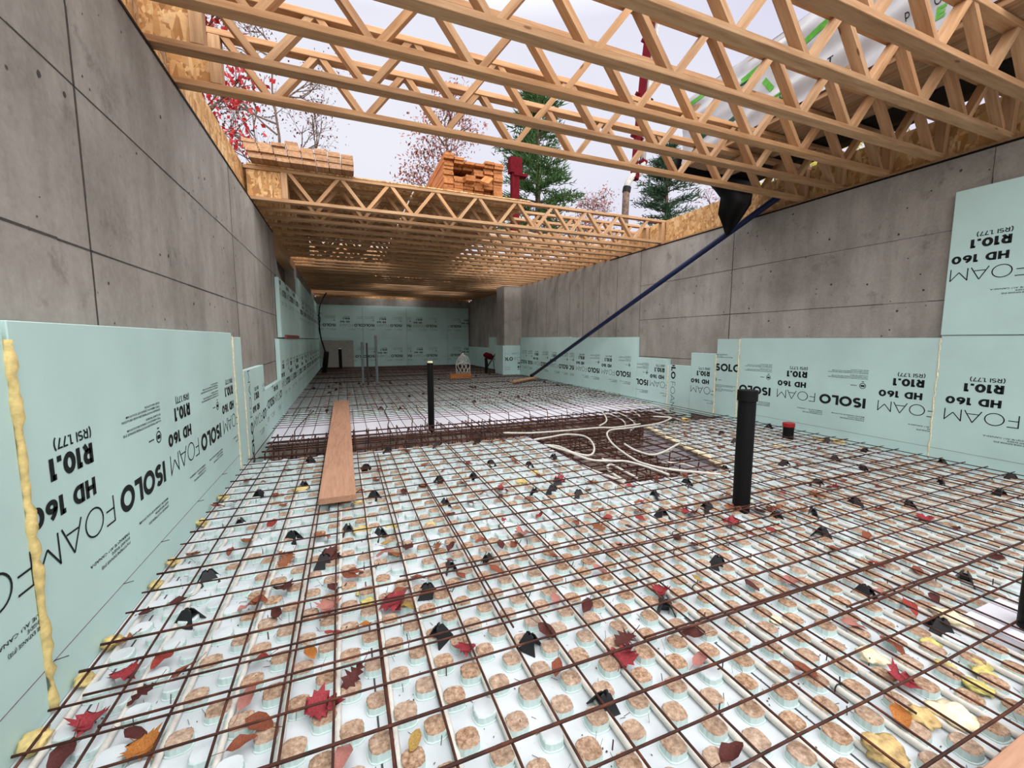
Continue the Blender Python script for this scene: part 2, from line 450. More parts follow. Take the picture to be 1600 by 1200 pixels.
# ------------------------------------------------------------------ the setting
def rnd_poly(cx, cz, r, n=7):
    return [(cx + math.cos(2 * math.pi * k / n) * r * R.uniform(0.6, 1.2), cz + math.sin(2 * math.pi * k / n) * r * R.uniform(0.6, 1.2)) for k in range(n)]

def side_wall(name, xf, xb, inward, verts_joints, boards, window=None):
    m = MB()
    a, b = min(xf, xb), max(xf, xb)
    if window:
        y0, y1, z0 = window
        m.box(a, b, Y0, y0, -0.5, ZT)
        m.box(a, b, y1, YB + 0.3, -0.5, ZT)
        m.box(a, b, y0, y1, -0.5, z0)
    else:
        m.box(a, b, Y0, YB + 0.3, -0.5, ZT)
    def strip(y0, y1, z0, z1, t=0.002):
        x0, x1 = (xf, xf + t) if inward > 0 else (xf - t, xf)
        m.box(x0, x1, y0, y1, z0, z1, mi=1)
    def wob(y0, y1, z, h):                       # slightly uneven form line
        y = y0
        while y < y1:
            e = min(y + R.uniform(0.25, 0.6), y1)
            strip(y, e, z + R.uniform(-.002, .002), z + h * R.uniform(0.5, 1.3))
            y = e
    yend = boards[0] if boards else YB
    lo = Y0
    for z in (0.845, 1.535, 2.175):
        if window and z > window[2]:
            wob(lo, window[0], z, 0.007)
        else:
            wob(lo, yend, z, 0.007)
    for y, z0, z1, h in verts_joints:
        z = z0
        while z < z1:
            e = min(z + R.uniform(0.2, 0.5), z1)
            strip(y + R.uniform(-.002, .002), y + h * R.uniform(0.6, 1.3), z, e)
            z = e
    for y in boards:
        strip(y, y + 0.006, -0.2, ZT - 0.01)
    for i in range(150):                          # tie holes and air bubbles
        y, z = R.uniform(0.6, 9.5), R.uniform(0.9, 2.75)
        if window and y > window[0] - .1: continue
        r = R.choice((0.004, 0.005, 0.007, 0.009, 0.013))
        p = rnd_poly(y, z, r)
        x = xf + 0.0015 * inward
        q = [(x, py, pz * 1.0) for py, pz in p]
        if inward < 0: q.reverse()
        m.add((q, [tuple(range(len(q)))]), 1)
    return struct(m.build(name, ['concrete', 'joint']))

side_wall('wall_left', XLW, XLW - 0.25, 1, [(2.30, 1.0, ZT, 0.010), (4.88, 1.0, ZT, 0.006), (7.2, 1.2, ZT, 0.004)], [], window=(7.72, 10.6, 2.13))
side_wall('wall_right', XRW, XRW + 0.25, -1, [(4.55, 1.0, ZT, 0.009), (1.95, 1.2, ZT, 0.006)], [6.58, 7.32, 7.96, 8.63, 9.27, 9.91, 10.56, 11.18, 11.8, 13.6, 14.3, 15.0])
wb = MB()
wb.box(XLW - 0.25, XRW + 0.25, YB + 0.065, YB + 0.315, -0.5, ZT)
struct(wb.build('wall_back', ['concrete']))
wb = MB()
wb.box(XLW - 0.25, XRW + 0.25, Y0 - 0.25, Y0, -0.5, ZT)
struct(wb.build('wall_front', ['concrete']))
pl = MB()
pl.box(4.70, XRW - 0.002, 12.33, 13.0, -0.4, 2.83)
struct(pl.build('pillar', ['concrete']))

# floor of moulded foam, with the footing trench and pad pit left open
PIT = [(2.03, 2.70), (3.22, 2.66), (3.75, 4.5), (2.03, 4.5)]
TY0, TY1 = 4.5, 5.6
fm = MB()
def slab(poly, z=0.0, t=0.07, mi=0):
    n = len(poly)
    v = [(x, y, z - t) for x, y in poly] + [(x, y, z) for x, y in poly]
    f = [tuple(reversed(range(n))), tuple(range(n, 2 * n))] + [(i, (i + 1) % n, n + (i + 1) % n, n + i) for i in range(n)]
    fm.add((v, f), mi)
slab([(XL, Y0), (XR, Y0), (XR, 2.66), (3.22, 2.66), (2.03, 2.70), (XL, 2.70)])
slab([(XL, 2.70), (2.03, 2.70), (2.03, TY0), (XL, TY0)])
slab([(3.22, 2.66), (XR, 2.66), (XR, TY0), (3.75, TY0)])
slab([(XL, 6.55), (XR, 6.55), (XR, YB), (XL, YB)])

STUD_SEAM = []
def in_floor(x, y, r=0.045):
    if x < XL + r or x > XR - r or y < -0.3: return False
    if y < 6.6:
        if y > TY0 - r: return False
        if y > 2.66 - r and 2.03 - r < x < 3.22 + (y - 2.66) * 0.288 + r: return False
        return True
    return y < 16.0
PIPES_AT = [(2.48, 1.96), (4.82, 3.25), (2.45, 0.63)]
def stud(x, y, near):
    n = 28 if near else 8
    zt = 0.028 * R.uniform(0.85, 1.1)
    ph = R.uniform(-.12, .12)
    def sq(k):                                     # rounded square outline
        a = 2 * math.pi * k / n
        return (abs(math.cos(a)) ** 3 + abs(math.sin(a)) ** 3) ** (-1 / 3) * 0.94
    s = R.uniform(0.94, 1.05)
    def ring(r, z, sc):
        return [(x + math.cos(2 * math.pi * k / n + ph) * r * s * sq(k) * (1 + (sc if k % 2 else -sc)), y + math.sin(2 * math.pi * k / n + ph) * r * s * sq(k) * (1 + (sc if k % 2 else -sc)), z) for k in range(n)]
    rings = [ring(0.0405, 0.0, 0.0), ring(0.0405, 0.003, 0.0), ring(0.0365, 0.0035, 0.022), ring(0.0355, zt * 0.88, 0.022), ring(0.0325, zt, 0.01)] if near else [ring(0.036, 0.0, 0), ring(0.031, zt, 0)]
    v = [p for g in rings for p in g]
    f, mi = [], []
    white = x < -0.45 + R.uniform(-.2, .15) or R.random() < 0.05 or (y > 2.2 and R.random() < 0.45) or (x > 4.0 and R.random() < .2)
    for j in range(len(rings) - 1):
        for k in range(n):
            f.append((j * n + k, j * n + (k + 1) % n, (j + 1) * n + (k + 1) % n, (j + 1) * n + k))
            mi.append(1 if j < (3 if near else 1) or white else 2)
    b = (len(rings) - 1) * n
    if near:
        v.append((x + R.uniform(-.006, .006), y + R.uniform(-.006, .006), zt + R.uniform(-.004, .004)))
        c = len(v) - 1
        for k in range(n):
            f.append((b + k, b + (k + 1) % n, c))
            mi.append(0 if white else 2)
    else:
        f.append(tuple(b + k for k in range(n)))
        mi.append(0 if white else 2)
    return v, f, mi
PX, PY = 0.1545, 0.156
def stud_field(j0, j1):
    V, F, M_ = [], [], []
    for sub in (0, 1):
        for i in range(-8, 35):
            for j in range(j0, j1):
                x = 0.132 + PX * (i + 0.5 * sub)
                y = 1.055 + PY * (j + 0.5 * sub)
                if not in_floor(x, y): continue
                if any((x - a) ** 2 + (y - b) ** 2 < 0.011 for a, b in PIPES_AT): continue
                v, f, mi = stud(x, y, y < 4.6)
                b = len(V)
                V += v
                F += [tuple(q + b for q in g) for g in f]
                M_ += mi
    return V, F, M_
sv, sf, sm_ = stud_field(-9, 100)
b = len(fm.v)
fm.v += sv
fm.f += [tuple(q + b for q in g) for g in sf]
fm.m += sm_
# panel seams and moulded ridges on the foam
for x in (0.052, 1.288, 2.524, 3.760, -0.80):
    fm.box(x - 0.003, x + 0.003, YP, 2.6, 0.0, 0.0015, mi=3)
struct(fm.build('floor', ['floorfoam', 'mint_side', 'studtop', 'darksteel']))

tm = MB()
tm.box(XL, XR, TY0 - 1.9, TY1 + 0.1, -0.42, -0.36, mi=0)
tm.add(([(XL, TY1 + .06, -0.36), (XR, TY1 + .06, -0.36), (XR, TY1 + .08, -0.10), (XL, TY1 + .08, -0.10)], [(0, 1, 2, 3)]), 0)
tm.add(([(XR, TY1 + .08, -0.10), (XL, TY1 + .08, -0.10), (XL, 6.55, -0.002), (XR, 6.55, -0.002)], [(0, 1, 2, 3)]), 1)
def sidewall(poly, z0=-0.36, z1=-0.001, mi=2):
    for p, q in zip(poly, poly[1:]):
        tm.add(([(p[0], p[1], z0), (q[0], q[1], z0), (q[0], q[1], z1), (p[0], p[1], z1)], [(0, 1, 2, 3)]), mi)
sidewall([(XL, TY0), (2.03, TY0), (2.03, 2.70), (3.22, 2.66), (3.75, TY0), (XR, TY0)])
struct(tm.build('floor_trench', ['dirt', 'white_foam', 'white_foam']))

# ground outside the basement (a hole where the basement is)
gm = MB()
for a in ((-70, XLW - 0.25, -30, 90), (XRW + 0.25, 80, -30, 90), (XLW - 0.25, XRW + 0.25, YB + 0.315, 90)):
    gm.box(a[0], a[1], a[2], a[3], 2.2, 2.5)
struct(gm.build('ground', ['ground']))

# sill plates on top of the walls
def sill(name, x0, x1, y0, y1):
    m = MB()
    m.box(x0, x1, y0, y1, ZT, ZS)
    o = m.build(name, ['wood'])
    o['kind'] = 'structure'
    return o
sill('trim_1', XLW - 0.16, XLW - 0.012, YP, 7.65)
sill('trim_2', XLW - 0.16, XLW - 0.012, 10.65, YB)
sill('trim_4', -0.95, 5.28, YB + 0.09, YB + 0.24)
sill('trim_3', XRW + 0.008, XRW + 0.16, YP, YB)

def gasket(name, x0, x1):
    m = MB()
    m.box(x0, x1, YP, 7.6, ZT - 0.006, ZT + 0.012)
    struct(m.build(name, ['blacksheet']))
gasket('trim_5', XLW - 0.012, XLW + 0.006)
gasket('trim_6', XRW - 0.006, XRW + 0.008)

# ------------------------------------------------------------------ rim boards
def rim(x0, x1, y0, y1, label):
    m = MB()
    m.box(x0, x1, y0, y1, ZS, 3.268)
    return tag(m.build('rim_board', ['osb']), label, 'rim board', 'rim boards on the side walls')
rim(-1.072, -1.046, YP, 2.42, 'OSB rim board on left concrete wall, the length nearest the camera')
rim(-1.072, -1.046, 2.425, 4.86, 'OSB rim board on left concrete wall, second length from the camera')
rim(-1.072, -1.046, 4.865, 8.5, 'OSB rim board on left wall just before the stacked lumber')
rim(-1.072, -1.046, 8.505, YB, 'OSB rim board on left wall beneath the far deck')
rim(-1.0, 5.4, YB + 0.17, YB + 0.2, 'OSB rim board across the top of the back wall')
rim(5.392, 5.418, YP, 2.42, 'shaded OSB rim board on right wall under the wrapped lumber pack')
rim(5.392, 5.418, 2.425, 4.86, 'OSB rim board on right wall behind the black sheet and blue pole')
rim(5.392, 5.418, 4.865, 7.3, 'sunlit OSB rim board on right wall beside the black flap')
rim(5.392, 5.418, 7.305, YB, 'OSB rim board on right wall under the far deck trusses')

# ------------------------------------------------------------------ open-web floor trusses
CH = 0.04
WZ0, WZ1 = ZS + CH, ZS + 0.395 - CH
WEBS = {}
def web_piece(a, b, y, t):
    """a diagonal whose ends are cut level to sit flat on the chords"""
    dx, dz = b[0] - a[0], b[1] - a[1]
    L = math.hypot(dx, dz)
    d = Vector((dx / L, 0, dz / L))
    n = Vector((-d.z, 0, d.x))
    key = (round(L, 3), round(d.x, 3), round(d.z, 3))
    if key not in WEBS:
        v = []
        for s, sg in ((-L / 2, -1), (L / 2, 1)):
            for q in (-0.033, 0.033):
                for w_ in (-0.021, 0.021):
                    v.append((s - w_ * d.x / d.z, q, w_))
        f = [(0, 1, 3, 2), (4, 6, 7, 5), (0, 4, 5, 1), (2, 3, 7, 6), (0, 2, 6, 4), (1, 5, 7, 3)]
        me = bpy.data.meshes.new('web')
        me.from_pydata(v, [], f)
        bm = bmesh.new()
        bm.from_mesh(me)
        bmesh.ops.recalc_face_normals(bm, faces=list(bm.faces))
        bm.to_mesh(me)
        bm.free()
        me.materials.append(MAT['wood'])
        WEBS[key] = me
    yv = n.cross(d)
    m = Matrix((d, yv, n)).transposed().to_4x4()
    m.translation = Vector(((a[0] + b[0]) / 2, y, (a[1] + b[1]) / 2))
    return link('web', WEBS[key], t, m)
def truss(y, shift, label, group, osb_left=True, full=True):
    """y: middle of the truss; spans wall to wall along x"""
    t = thing('floor_truss', label, 'floor truss', (2.2, y, ZS), group)
    x0, x1 = -1.04, 5.386
    dep = 0.085
    beam('bottom_chord', (x0, y, ZS + CH / 2), (x1, y, ZS + CH / 2), dep, CH, (0, 0, 1), 'wood', t)
    beam('top_chord', (x0, y, WZ1 + CH / 2), (x1, y, WZ1 + CH / 2), dep, CH, (0, 0, 1), 'wood', t)
    xp = -0.735 + shift
    beam('end_post', (xp, y, WZ0), (xp, y, WZ1), dep, 0.07, (1, 0, 0), 'wood', t)
    m = MB()
    m.box(x0 + 0.03, xp - 0.036, y - 0.012, y + 0.012, WZ0, WZ1)
    m.build('end_panel', ['osb'], t)
    xb = -0.40 + shift
    xq = 5.33
    beam('end_post', (xq, y, WZ0), (xq, y, WZ1), dep, 0.07, (1, 0, 0), 'wood', t)
    def web(a, b):
        if b[0] > 5.27 or a[0] > 5.27: return
        web_piece(a, b, y, t)
    web((xp + 0.06, WZ1), (xb - 0.03, WZ0))
    while xb < 5.3:
        web((xb + 0.03, WZ0), (xb + 0.311 - 0.03, WZ1))
        web((xb + 0.311 + 0.03, WZ1), (xb + 0.622 - 0.03, WZ0))
        xb += 0.622
    return t

near_y = [3.62, 3.205, 2.765, 2.345, 1.91, 1.55]
for i, y in enumerate(near_y):
    truss(y, (0.0, 0.0, 0.02, -0.01, 0.03, 0.0)[i],
          f'bare open-web floor truss over the opening, {nth(i + 1)} counted from the stacked lumber towards the camera', 'trusses over the near opening')
far_y = [6.10 + 0.415 * i for i in range(29)]
for i, y in enumerate(far_y):
    if y > YB - 0.1: break
    lab = 'front open-web floor truss of the far deck, carrying the two lumber stacks' if i == 0 else f'floor truss under the far deck, {nth(i + 1)} from its open front edge'
    truss(y, 0.13 if i == 0 else (0.13 + R.uniform(-.02, .02)), lab, 'trusses under the far deck')

# ------------------------------------------------------------------ deck sheets over the far trusses
k = 0
ZD = ZS + 0.397
for r, (y0, y1) in enumerate([(6.05, 7.29), (7.30, 8.54), (8.55, 9.79), (9.80, 11.04), (11.05, 12.29), (12.30, 13.54), (13.55, 14.79), (14.80, 16.04), (16.05, 17.29), (17.30, 18.5)]):
    for c, (x0, x1) in enumerate([(-1.0, 1.0), (1.02, 2.75), (2.78, 4.2), (4.22, 5.4)]):
        miss = {(3, 0), (0, 3), (0, 2), (1, 2), (1, 3), (2, 2), (2, 3), (3, 3), (4, 3), (6, 1), (8, 0), (9, 1), (3, 2), (7, 2), (5, 3)}
        if (r, c) in miss:
            if (r, c) in {(3, 0), (3, 2), (6, 1), (9, 1), (8, 0), (7, 2)}:      # only loose strips here
                x0, x1 = x0 + 0.5, x1 - 0.45
                y0b, y1b = y0 + 0.45, y1 - 0.2
            else:
                continue
        else:
            y0b, y1b = y0, y1
        m = MB()
        m.box(x0, x1, y0b, y1b, ZD, ZD + 0.016)
        tag(m.build('deck_sheet', ['osb']), f'OSB sheet on the far trusses, {nth(r + 1)} row back, {nth(c + 1)} from the left wall', 'deck sheet', 'OSB sheets lying on the far trusses')

# header over the window opening in the left wall, seen from inside
h = MB()
h.box(XLW - 0.2, XLW + 0.012, 7.60, 10.70, 2.70, ZS)
tag(h.build('window_header', ['wood']), 'heavy timber header over the opening in the left wall', 'beam')
h = MB()
h.box(XLW - 0.9, XLW - 0.86, 6.6, 13.5, 1.9, 3.6)
tag(h.build('well_board', ['osb']), 'dark board outside the opening in left wall, behind white elbow pipe', 'board')
h = MB()
h.box(XLW - 0.24, XLW - 0.19, 9.2, 10.598, 2.132, 2.698)
tag(h.build('opening_board', ['bark']), 'dark board closing the far half of the opening in left wall', 'board')
e = MB()
e.add(tube_vf(spline([(XLW - 0.84, 7.98, 2.62), (XLW - 0.3, 8.0, 2.62), (XLW - 0.10, 8.05, 2.57), (XLW - 0.10, 8.5, 2.38), (XLW - 0.10, 8.9, 2.26), (XLW - 0.10, 9.15, 2.19)]), 0.045, 10))
tag(e.build('elbow_pipe', ['whitesteel'], smooth=True), 'white elbow pipe coming through the opening in left wall', 'pipe')

# ------------------------------------------------------------------ printed lettering (flat ink on the foam faces)
def arc(cx, cy, rx, ry, a0, a1, n=14):
    return [(cx + rx * math.cos(math.radians(a0 + (a1 - a0) * i / n)), cy + ry * math.sin(math.radians(a0 + (a1 - a0) * i / n))) for i in range(n + 1)]
def glyph(c, t):
    a = t / 2
    if c == 'I': return t, [[(a, 0), (a, 1)]]
    if c == 'L': return 0.58, [[(a, 1), (a, a), (0.58, a)]]
    if c == 'O': return 1.04, [arc(0.52, 0.5, 0.52 - a, 0.52 - a, 0, 360, 26)]
    if c == 'S':
        w_ = 0.70; r = (1 - t) / 4; q = (w_ - t) / 2
        return w_, [arc(w_ / 2, 1 - a - r, q, r, 35, 270, 12) + arc(w_ / 2, a + r, q, r, 90, -145, 12)[1:]]
    if c == 'F': return 0.58, [[(a, 0), (a, 1 - a), (0.58, 1 - a)], [(a, 0.47), (0.53, 0.47)]]
    if c == 'A': return 0.98, [[(a * .8, 0), (0.49, 1 - a * .3)], [(0.49, 1 - a * .3), (0.98 - a * .8, 0)], [(0.2, 0.28), (0.78, 0.28)]]
    if c == 'M': return 1.0, [[(a, 0), (a, 1)], [(a, 1 - a), (0.5, 0.3)], [(0.5, 0.3), (1 - a, 1 - a)], [(1 - a, 0), (1 - a, 1)]]
    if c == 'R':
        return 0.72, [[(a, 0), (a, 1)], [(a, 1 - a), (0.36, 1 - a)] + arc(0.36, (1.36 - a) / 2, 0.34 - a, (0.64 - a) / 2, 90, -90, 10) + [(a, 0.36)], [(0.36, 0.36), (0.72 - a, 0)]]
    if c == 'P':
        return 0.70, [[(a, 0), (a, 1)], [(a, 1 - a), (0.36, 1 - a)] + arc(0.36, (1.36 - a) / 2, 0.34 - a, (0.64 - a) / 2, 90, -90, 10) + [(a, 0.36)]]
    if c == '1': return 0.36, [[(0, 1 - a), (0.36 - a, 1 - a)], [(0.36 - a, 0), (0.36 - a, 1)]]
    if c == '0': return 0.78, [arc(0.39, 0.5, 0.39 - a, 0.51 - a, 0, 360, 22)]
    if c == '6': return 0.72, [arc(0.36, 0.34, 0.36 - a, 0.34 - a, 0, 360, 20), arc(0.72, 0.34, 0.72 - a, 0.66, 172, 118, 8)]
    if c == '7': return 0.62, [[(0, 1 - a), (0.62 - a, 1 - a), (0.22, 0)]]
    if c == 'H': return 0.78, [[(a, 0), (a, 1)], [(0.78 - a, 0), (0.78 - a, 1)], [(a, 0.5), (0.78 - a, 0.5)]]
    if c == 'D': return 0.80, [[(a, a), (0.34, a)] + arc(0.34, 0.5, 0.46 - a, 0.5 - a, -90, 90, 14) + [(a, 1 - a)], [(a, 0), (a, 1)]]
    if c == 'T': return 0.62, [[(0, 1 - a), (0.62, 1 - a)], [(0.31, 0), (0.31, 1)]]
    if c == 'E': return 0.60, [[(0.6, 1 - a), (a, 1 - a), (a, a), (0.6, a)], [(a, 0.5), (0.54, 0.5)]]
    if c == '.': return t * 1.1, [[(a, 0), (a, t)]]
    if c == '(': return 0.34, [arc(0.36, 0.45, 0.32, 0.66, 115, 245, 10)]
    if c == ')': return 0.34, [arc(-0.02, 0.45, 0.32, 0.66, 65, -65, 10)]
    if c == ' ': return 0.34, []
    return 0.5, []
def stroke_vf(poly, t):
    closed = len(poly) > 2 and abs(poly[0][0] - poly[-1][0]) < 1e-6 and abs(poly[0][1] - poly[-1][1]) < 1e-6
    P = [Vector(p) for p in (poly[:-1] if closed else poly)]
    n = len(P)
    L_, R_ = [], []
    for i in range(n):
        a = P[i - 1] if (i > 0 or closed) else None
        b = P[(i + 1) % n] if (i < n - 1 or closed) else None
        d0 = (P[i] - a).normalized() if a is not None and (P[i] - a).length > 1e-9 else None
        d1 = (b - P[i]).normalized() if b is not None and (b - P[i]).length > 1e-9 else None
        d0 = d0 or d1; d1 = d1 or d0
        n0, n1 = Vector((-d0.y, d0.x)), Vector((-d1.y, d1.x))
        m = (n0 + n1)
        m = m.normalized() if m.length > 1e-6 else n0
        k = t / 2 / max(0.4, m.dot(n0))
        L_.append(P[i] + m * k)
        R_.append(P[i] - m * k)
    v = [(p.x, p.y) for p in L_] + [(p.x, p.y) for p in R_]
    f = []
    for i in range(n if closed else n - 1):
        j = (i + 1) % n
        f.append((i, n + i, n + j, j))
    return v, f
def word(txt, t, u0, v0, h, width=None, gap=0.09):
    """2D verts/faces of a stroked word; u0,v0 = left end of the baseline"""
    V, F = [], []
    x = 0
    for c in txt:
        w_, st = glyph(c, t)
        for s in st:
            v, f = stroke_vf(s, t)
            b = len(V)
            V += [(p[0] + x, p[1]) for p in v]
            F += [tuple(q + b for q in g) for g in f]
        x += w_ + gap
    x -= gap
    sx = (width / x) if width else h
    return [(u0 + p[0] * sx, v0 + p[1] * h) for p in V], F

SMALL = {}
def small_text(txt, u0, v0, h, width):
    if txt not in SMALL:
        cu = bpy.data.curves.new('t', 'FONT')
        cu.body = txt
        cu.resolution_u = 1
        cu.offset = 0.012
        o = bpy.data.objects.new('t', cu)
        COL.objects.link(o)
        dg = bpy.context.evaluated_depsgraph_get()
        me = bpy.data.meshes.new_from_object(o.evaluated_get(dg))
        vs = [(v.co.x, v.co.y) for v in me.vertices]
        fs = [tuple(p.vertices) for p in me.polygons]
        x0 = min(v[0] for v in vs); x1 = max(v[0] for v in vs)
        SMALL[txt] = ([((v[0] - x0) / (x1 - x0), v[1] / 0.72) for v in vs], fs)
        bpy.data.objects.remove(o)
        bpy.data.curves.remove(cu)
        bpy.data.meshes.remove(me)
    v, f = SMALL[txt]
    return [(u0 + p[0] * width, v0 + p[1] * h) for p in v], list(f)

def unit():
    V, F = [], []
    def add(vf):
        b = len(V)
        V.extend(vf[0]); F.extend(tuple(q + b for q in g) for g in vf[1])
    add(word('ISOLO', 0.235, 0.0, 0.0, 0.110, 0.475, 0.07))
    add(word('FOAM', 0.065, 0.525, 0.0, 0.108, 0.475, 0.12))
    add(word('HD 160', 0.25, 0.64, -0.115, 0.068, 0.36, 0.10))
    add(word('R10.1', 0.26, 0.635, -0.245, 0.075, 0.25, 0.08))
    add(word('(RSI 1.77)', 0.17, 0.635, -0.302, 0.036, 0.215, 0.08))
    for i, (s, wd) in enumerate([('ISOLANT RIGIDE EN POLYSTYRENE EXPANSE (PSE)', 0.40), ('TYPE 3 FABRIQUE AU CANADA PAR ISOLOFOAM', 0.36), ('ISOLANT RIGIDE', 0.17)]):
        add(small_text(s, 0.0, -0.216 - i * 0.017, 0.0105, wd))
    for i, (s, wd) in enumerate([('EXPANDED POLYSTYRENE (EPS) RIGID INSULATION', 0.40), ('TYPE 3 MADE IN CANADA BY ISOLOFOAM', 0.36), ('RIGID INSULATION', 0.17)]):
        add(small_text(s, 0.0, -0.276 - i * 0.017, 0.0105, wd))
    for i, (s, wd) in enumerate([('EXPANDED POLYSTYRENE (EPS)', 0.24), ('RIGID INSULATION', 0.16), ('MADE IN CANADA BY ISOLOFOAM', 0.33)]):
        add(small_text(s, 0.0, 0.240 - i * 0.02, 0.0125, wd))
    for i, (s, wd) in enumerate([('POLYSTYRENE EXPANSE (PSE)', 0.23), ('ISOLANT RIGIDE', 0.15), ('FABRIQUE AU CANADA', 0.30)]):
        add(small_text(s, 0.43, 0.240 - i * 0.02, 0.0125, wd))
    add(stroke_vf(arc(0.042, -0.135, 0.028, 0.028, 0, 360, 20), 0.006))
    add(stroke_vf([(0.024, -0.135), (0.06, -0.135)], 0.020))
    add(stroke_vf([(0.03, -0.180), (0.054, -0.180)], 0.007))
    add(stroke_vf([(0.10, -0.135), (0.16, -0.135)], 0.006))
    return V, F
UV_, UF_ = unit()
CAP = 0.108

def ink(panel, o, u, v, marks, lo, hi, extra=None):
    for m_ in marks: ink1(panel, o, u, v, [m_], lo, hi)
    for e_ in (extra or []): ink1(panel, o, u, v, [], lo, hi, [e_])

def ink1(panel, o, u, v, marks, lo, hi, extra=None):
    """marks: list of (u,v) origins of printed repeats; o/u/v map print space to the world; lo/hi box of the panel to trim at"""
    o, u, v = Vector(o), Vector(u), Vector(v)
    V, F = [], []
    for (du, dv) in marks:
        b = len(V)
        V += [o + u * (p[0] + du) + v * (p[1] + dv) for p in UV_]
        F += [tuple(q + b for q in g) for g in UF_]
    for vf in (extra or []):
        b = len(V)
        V += [o + u * p[0] + v * p[1] for p in vf[0]]
        F += [tuple(q + b for q in g) for g in vf[1]]
    bm = bmesh.new()
    vs = [bm.verts.new(p) for p in V]
    for g in F:
        try: bm.faces.new([vs[q] for q in g])
        except ValueError: pass
    ax = 0 if abs(u.x) > 0.5 or (abs(v.x) > 0.5) else 1
    for axis, lim, sgn in ((ax, lo[0], -1), (ax, hi[0], 1), (2, lo[1], -1), (2, hi[1], 1)):
        no = [0, 0, 0]; no[axis] = sgn
        co = [0, 0, 0]; co[axis] = lim
        g = list(bm.verts) + list(bm.edges) + list(bm.faces)
        if not bm.faces: break
        bmesh.ops.bisect_plane(bm, geom=g, plane_co=co, plane_no=no, clear_outer=True, clear_inner=False)
    if bm.faces:
        me = bpy.data.meshes.new('printed_lettering')
        bm.to_mesh(me)
        me.materials.append(MAT['ink'])
        link('printed_lettering', me, panel)
    bm.free()

def panel_box(x0, x1, y0, y1, z0, z1, label, mat='mint', group='mint foam wall panels'):
    bm = bmesh.new()
    v, f = box_vf(x0, x1, y0, y1, z0, z1)
    vs = [bm.verts.new(p) for p in v]
    for q in f: bm.faces.new([vs[i] for i in q])
    bmesh.ops.bevel(bm, geom=list(bm.edges), offset=0.003, segments=1, affect='EDGES')
    me = bpy.data.meshes.new('insulation_panel')
    bm.to_mesh(me); bm.free()
    me.materials.append(MAT[mat])
    o = tag(link('insulation_panel', me), label, 'insulation panel', group)
    PINV[o.name] = Matrix.Identity(4)
    return o

EPS = 0.0015
def left_panel(y0, y1, z0, z1, label, starts=(), zb=0.54, proud=0.0, chalk=False, extra=None, flip=True):
    o = panel_box(XLW + 0.007, XL + proud, y0, y1, z0, z1, label)
    if starts or extra:
        ink(o, (XL + proud + EPS, 0, 0), (0, -1, 0) if flip else (0, 1, 0), (0, 0, -1) if flip else (0, 0, 1),
            [((-s if flip else s), (-zb if flip else zb)) for s in starts], (y0 + .002, z0), (y1 - .002, z1), extra)
    if chalk:
        m = MB()
        m.box(XL + proud, XL + proud + 0.001, y0 + .002, y1 - .002, 0.150, 0.1525)
        m.build('chalk_line', ['chalk'], o)
    return o
def right_panel(y0, y1, z0, z1, label, starts=(), zb=0.53, proud=0.0, chalk=False, extra=None, flip=True):
    o = panel_box(XR - proud, XRW - 0.007, y0, y1, z0, z1, label)
    if starts or extra:
        ink(o, (XR - proud - EPS, 0, 0), (0, 1, 0) if flip else (0, -1, 0), (0, 0, -1) if flip else (0, 0, 1),
            [((s if flip else -s), (-zb if flip else zb)) for s in starts], (y0 + .002, z0), (y1 - .002, z1), extra)
    if chalk:
        m = MB()
        m.box(XR - proud - 0.001, XR - proud, y0 + .002, y1 - .002, 0.132, 0.1345)
        m.build('chalk_line', ['chalk'], o)
    return o

# left wall
left_panel(YP, 1.64, 0.0, 1.20, 'mint foam panel on left wall nearest the camera, before the thick yellow bead', (2.165, 1.085), chalk=True)
left_panel(1.66, 4.25, 0.0, 1.225, 'large printed mint foam panel on left wall beyond the thick yellow bead', (2.65, 3.725, 4.80), chalk=True)
left_panel(4.262, 4.60, -0.02, 1.19, 'narrow blank mint foam strip on left wall just past the large printed panel')
vert_ = word('ISOLO', 0.235, 0.0, 0.0, 0.10, 0.475, 0.07)
vf2 = word('FOAM', 0.065, 0.525, 0.0, 0.10, 0.475, 0.12)
left_panel(4.62, 5.68, -0.34, 0.87, 'mint foam panel on left wall with sideways lettering, at near edge of trench', (5.93,), zb=0.36,
           extra=[([(-4.88 + p[1], 0.14 - p[0]) for p in V], F) for V, F in (vert_, vf2)])
left_panel(5.70, 7.10, -0.34, 0.57, 'low mint foam panel on left wall beside the trench rebar cage', (6.3, 7.35), zb=0.42)
left_panel(7.12, 9.55, 0.0, 1.18, 'printed mint foam panel low on left wall under the opening, nearest of its row', (8.15, 9.2, 10.2), proud=0.0)
left_panel(9.56, 12.4, 0.0, 1.18, 'printed mint foam panel low on far left wall, second from the opening', (10.35, 11.4, 12.45))
left_panel(12.41, 15.2, 0.0, 1.18, 'printed mint foam panel low on far left wall, third from the opening', (13.1, 14.15, 15.2))
left_panel(15.21, YB, 0.0, 1.18, 'printed mint foam panel low on far left wall, touching the back wall', (16.1, 17.15, 18.2))
left_panel(7.45, 10.58, 1.20, 2.13, 'printed mint foam panel on left wall right below the opening', (8.3, 9.35, 10.4), zb=1.98)
left_panel(10.60, 13.2, 1.20, 2.53, 'tall mint foam panel on far left wall just past the opening', (11.3, 12.35, 13.4), zb=1.86)
left_panel(13.21, 15.8, 1.20, 2.53, 'tall mint foam panel high on far left wall, second past the opening', (13.9, 14.95, 16.0), zb=1.86)
left_panel(15.81, YB, 1.20, 2.53, 'tall mint foam panel high on far left wall, touching the back wall', (16.5, 17.55, 18.6), zb=1.86)
m = MB()
m.box(XL + 0.002, XL + 0.03, 7.8, 9.9, 1.185, 1.245)
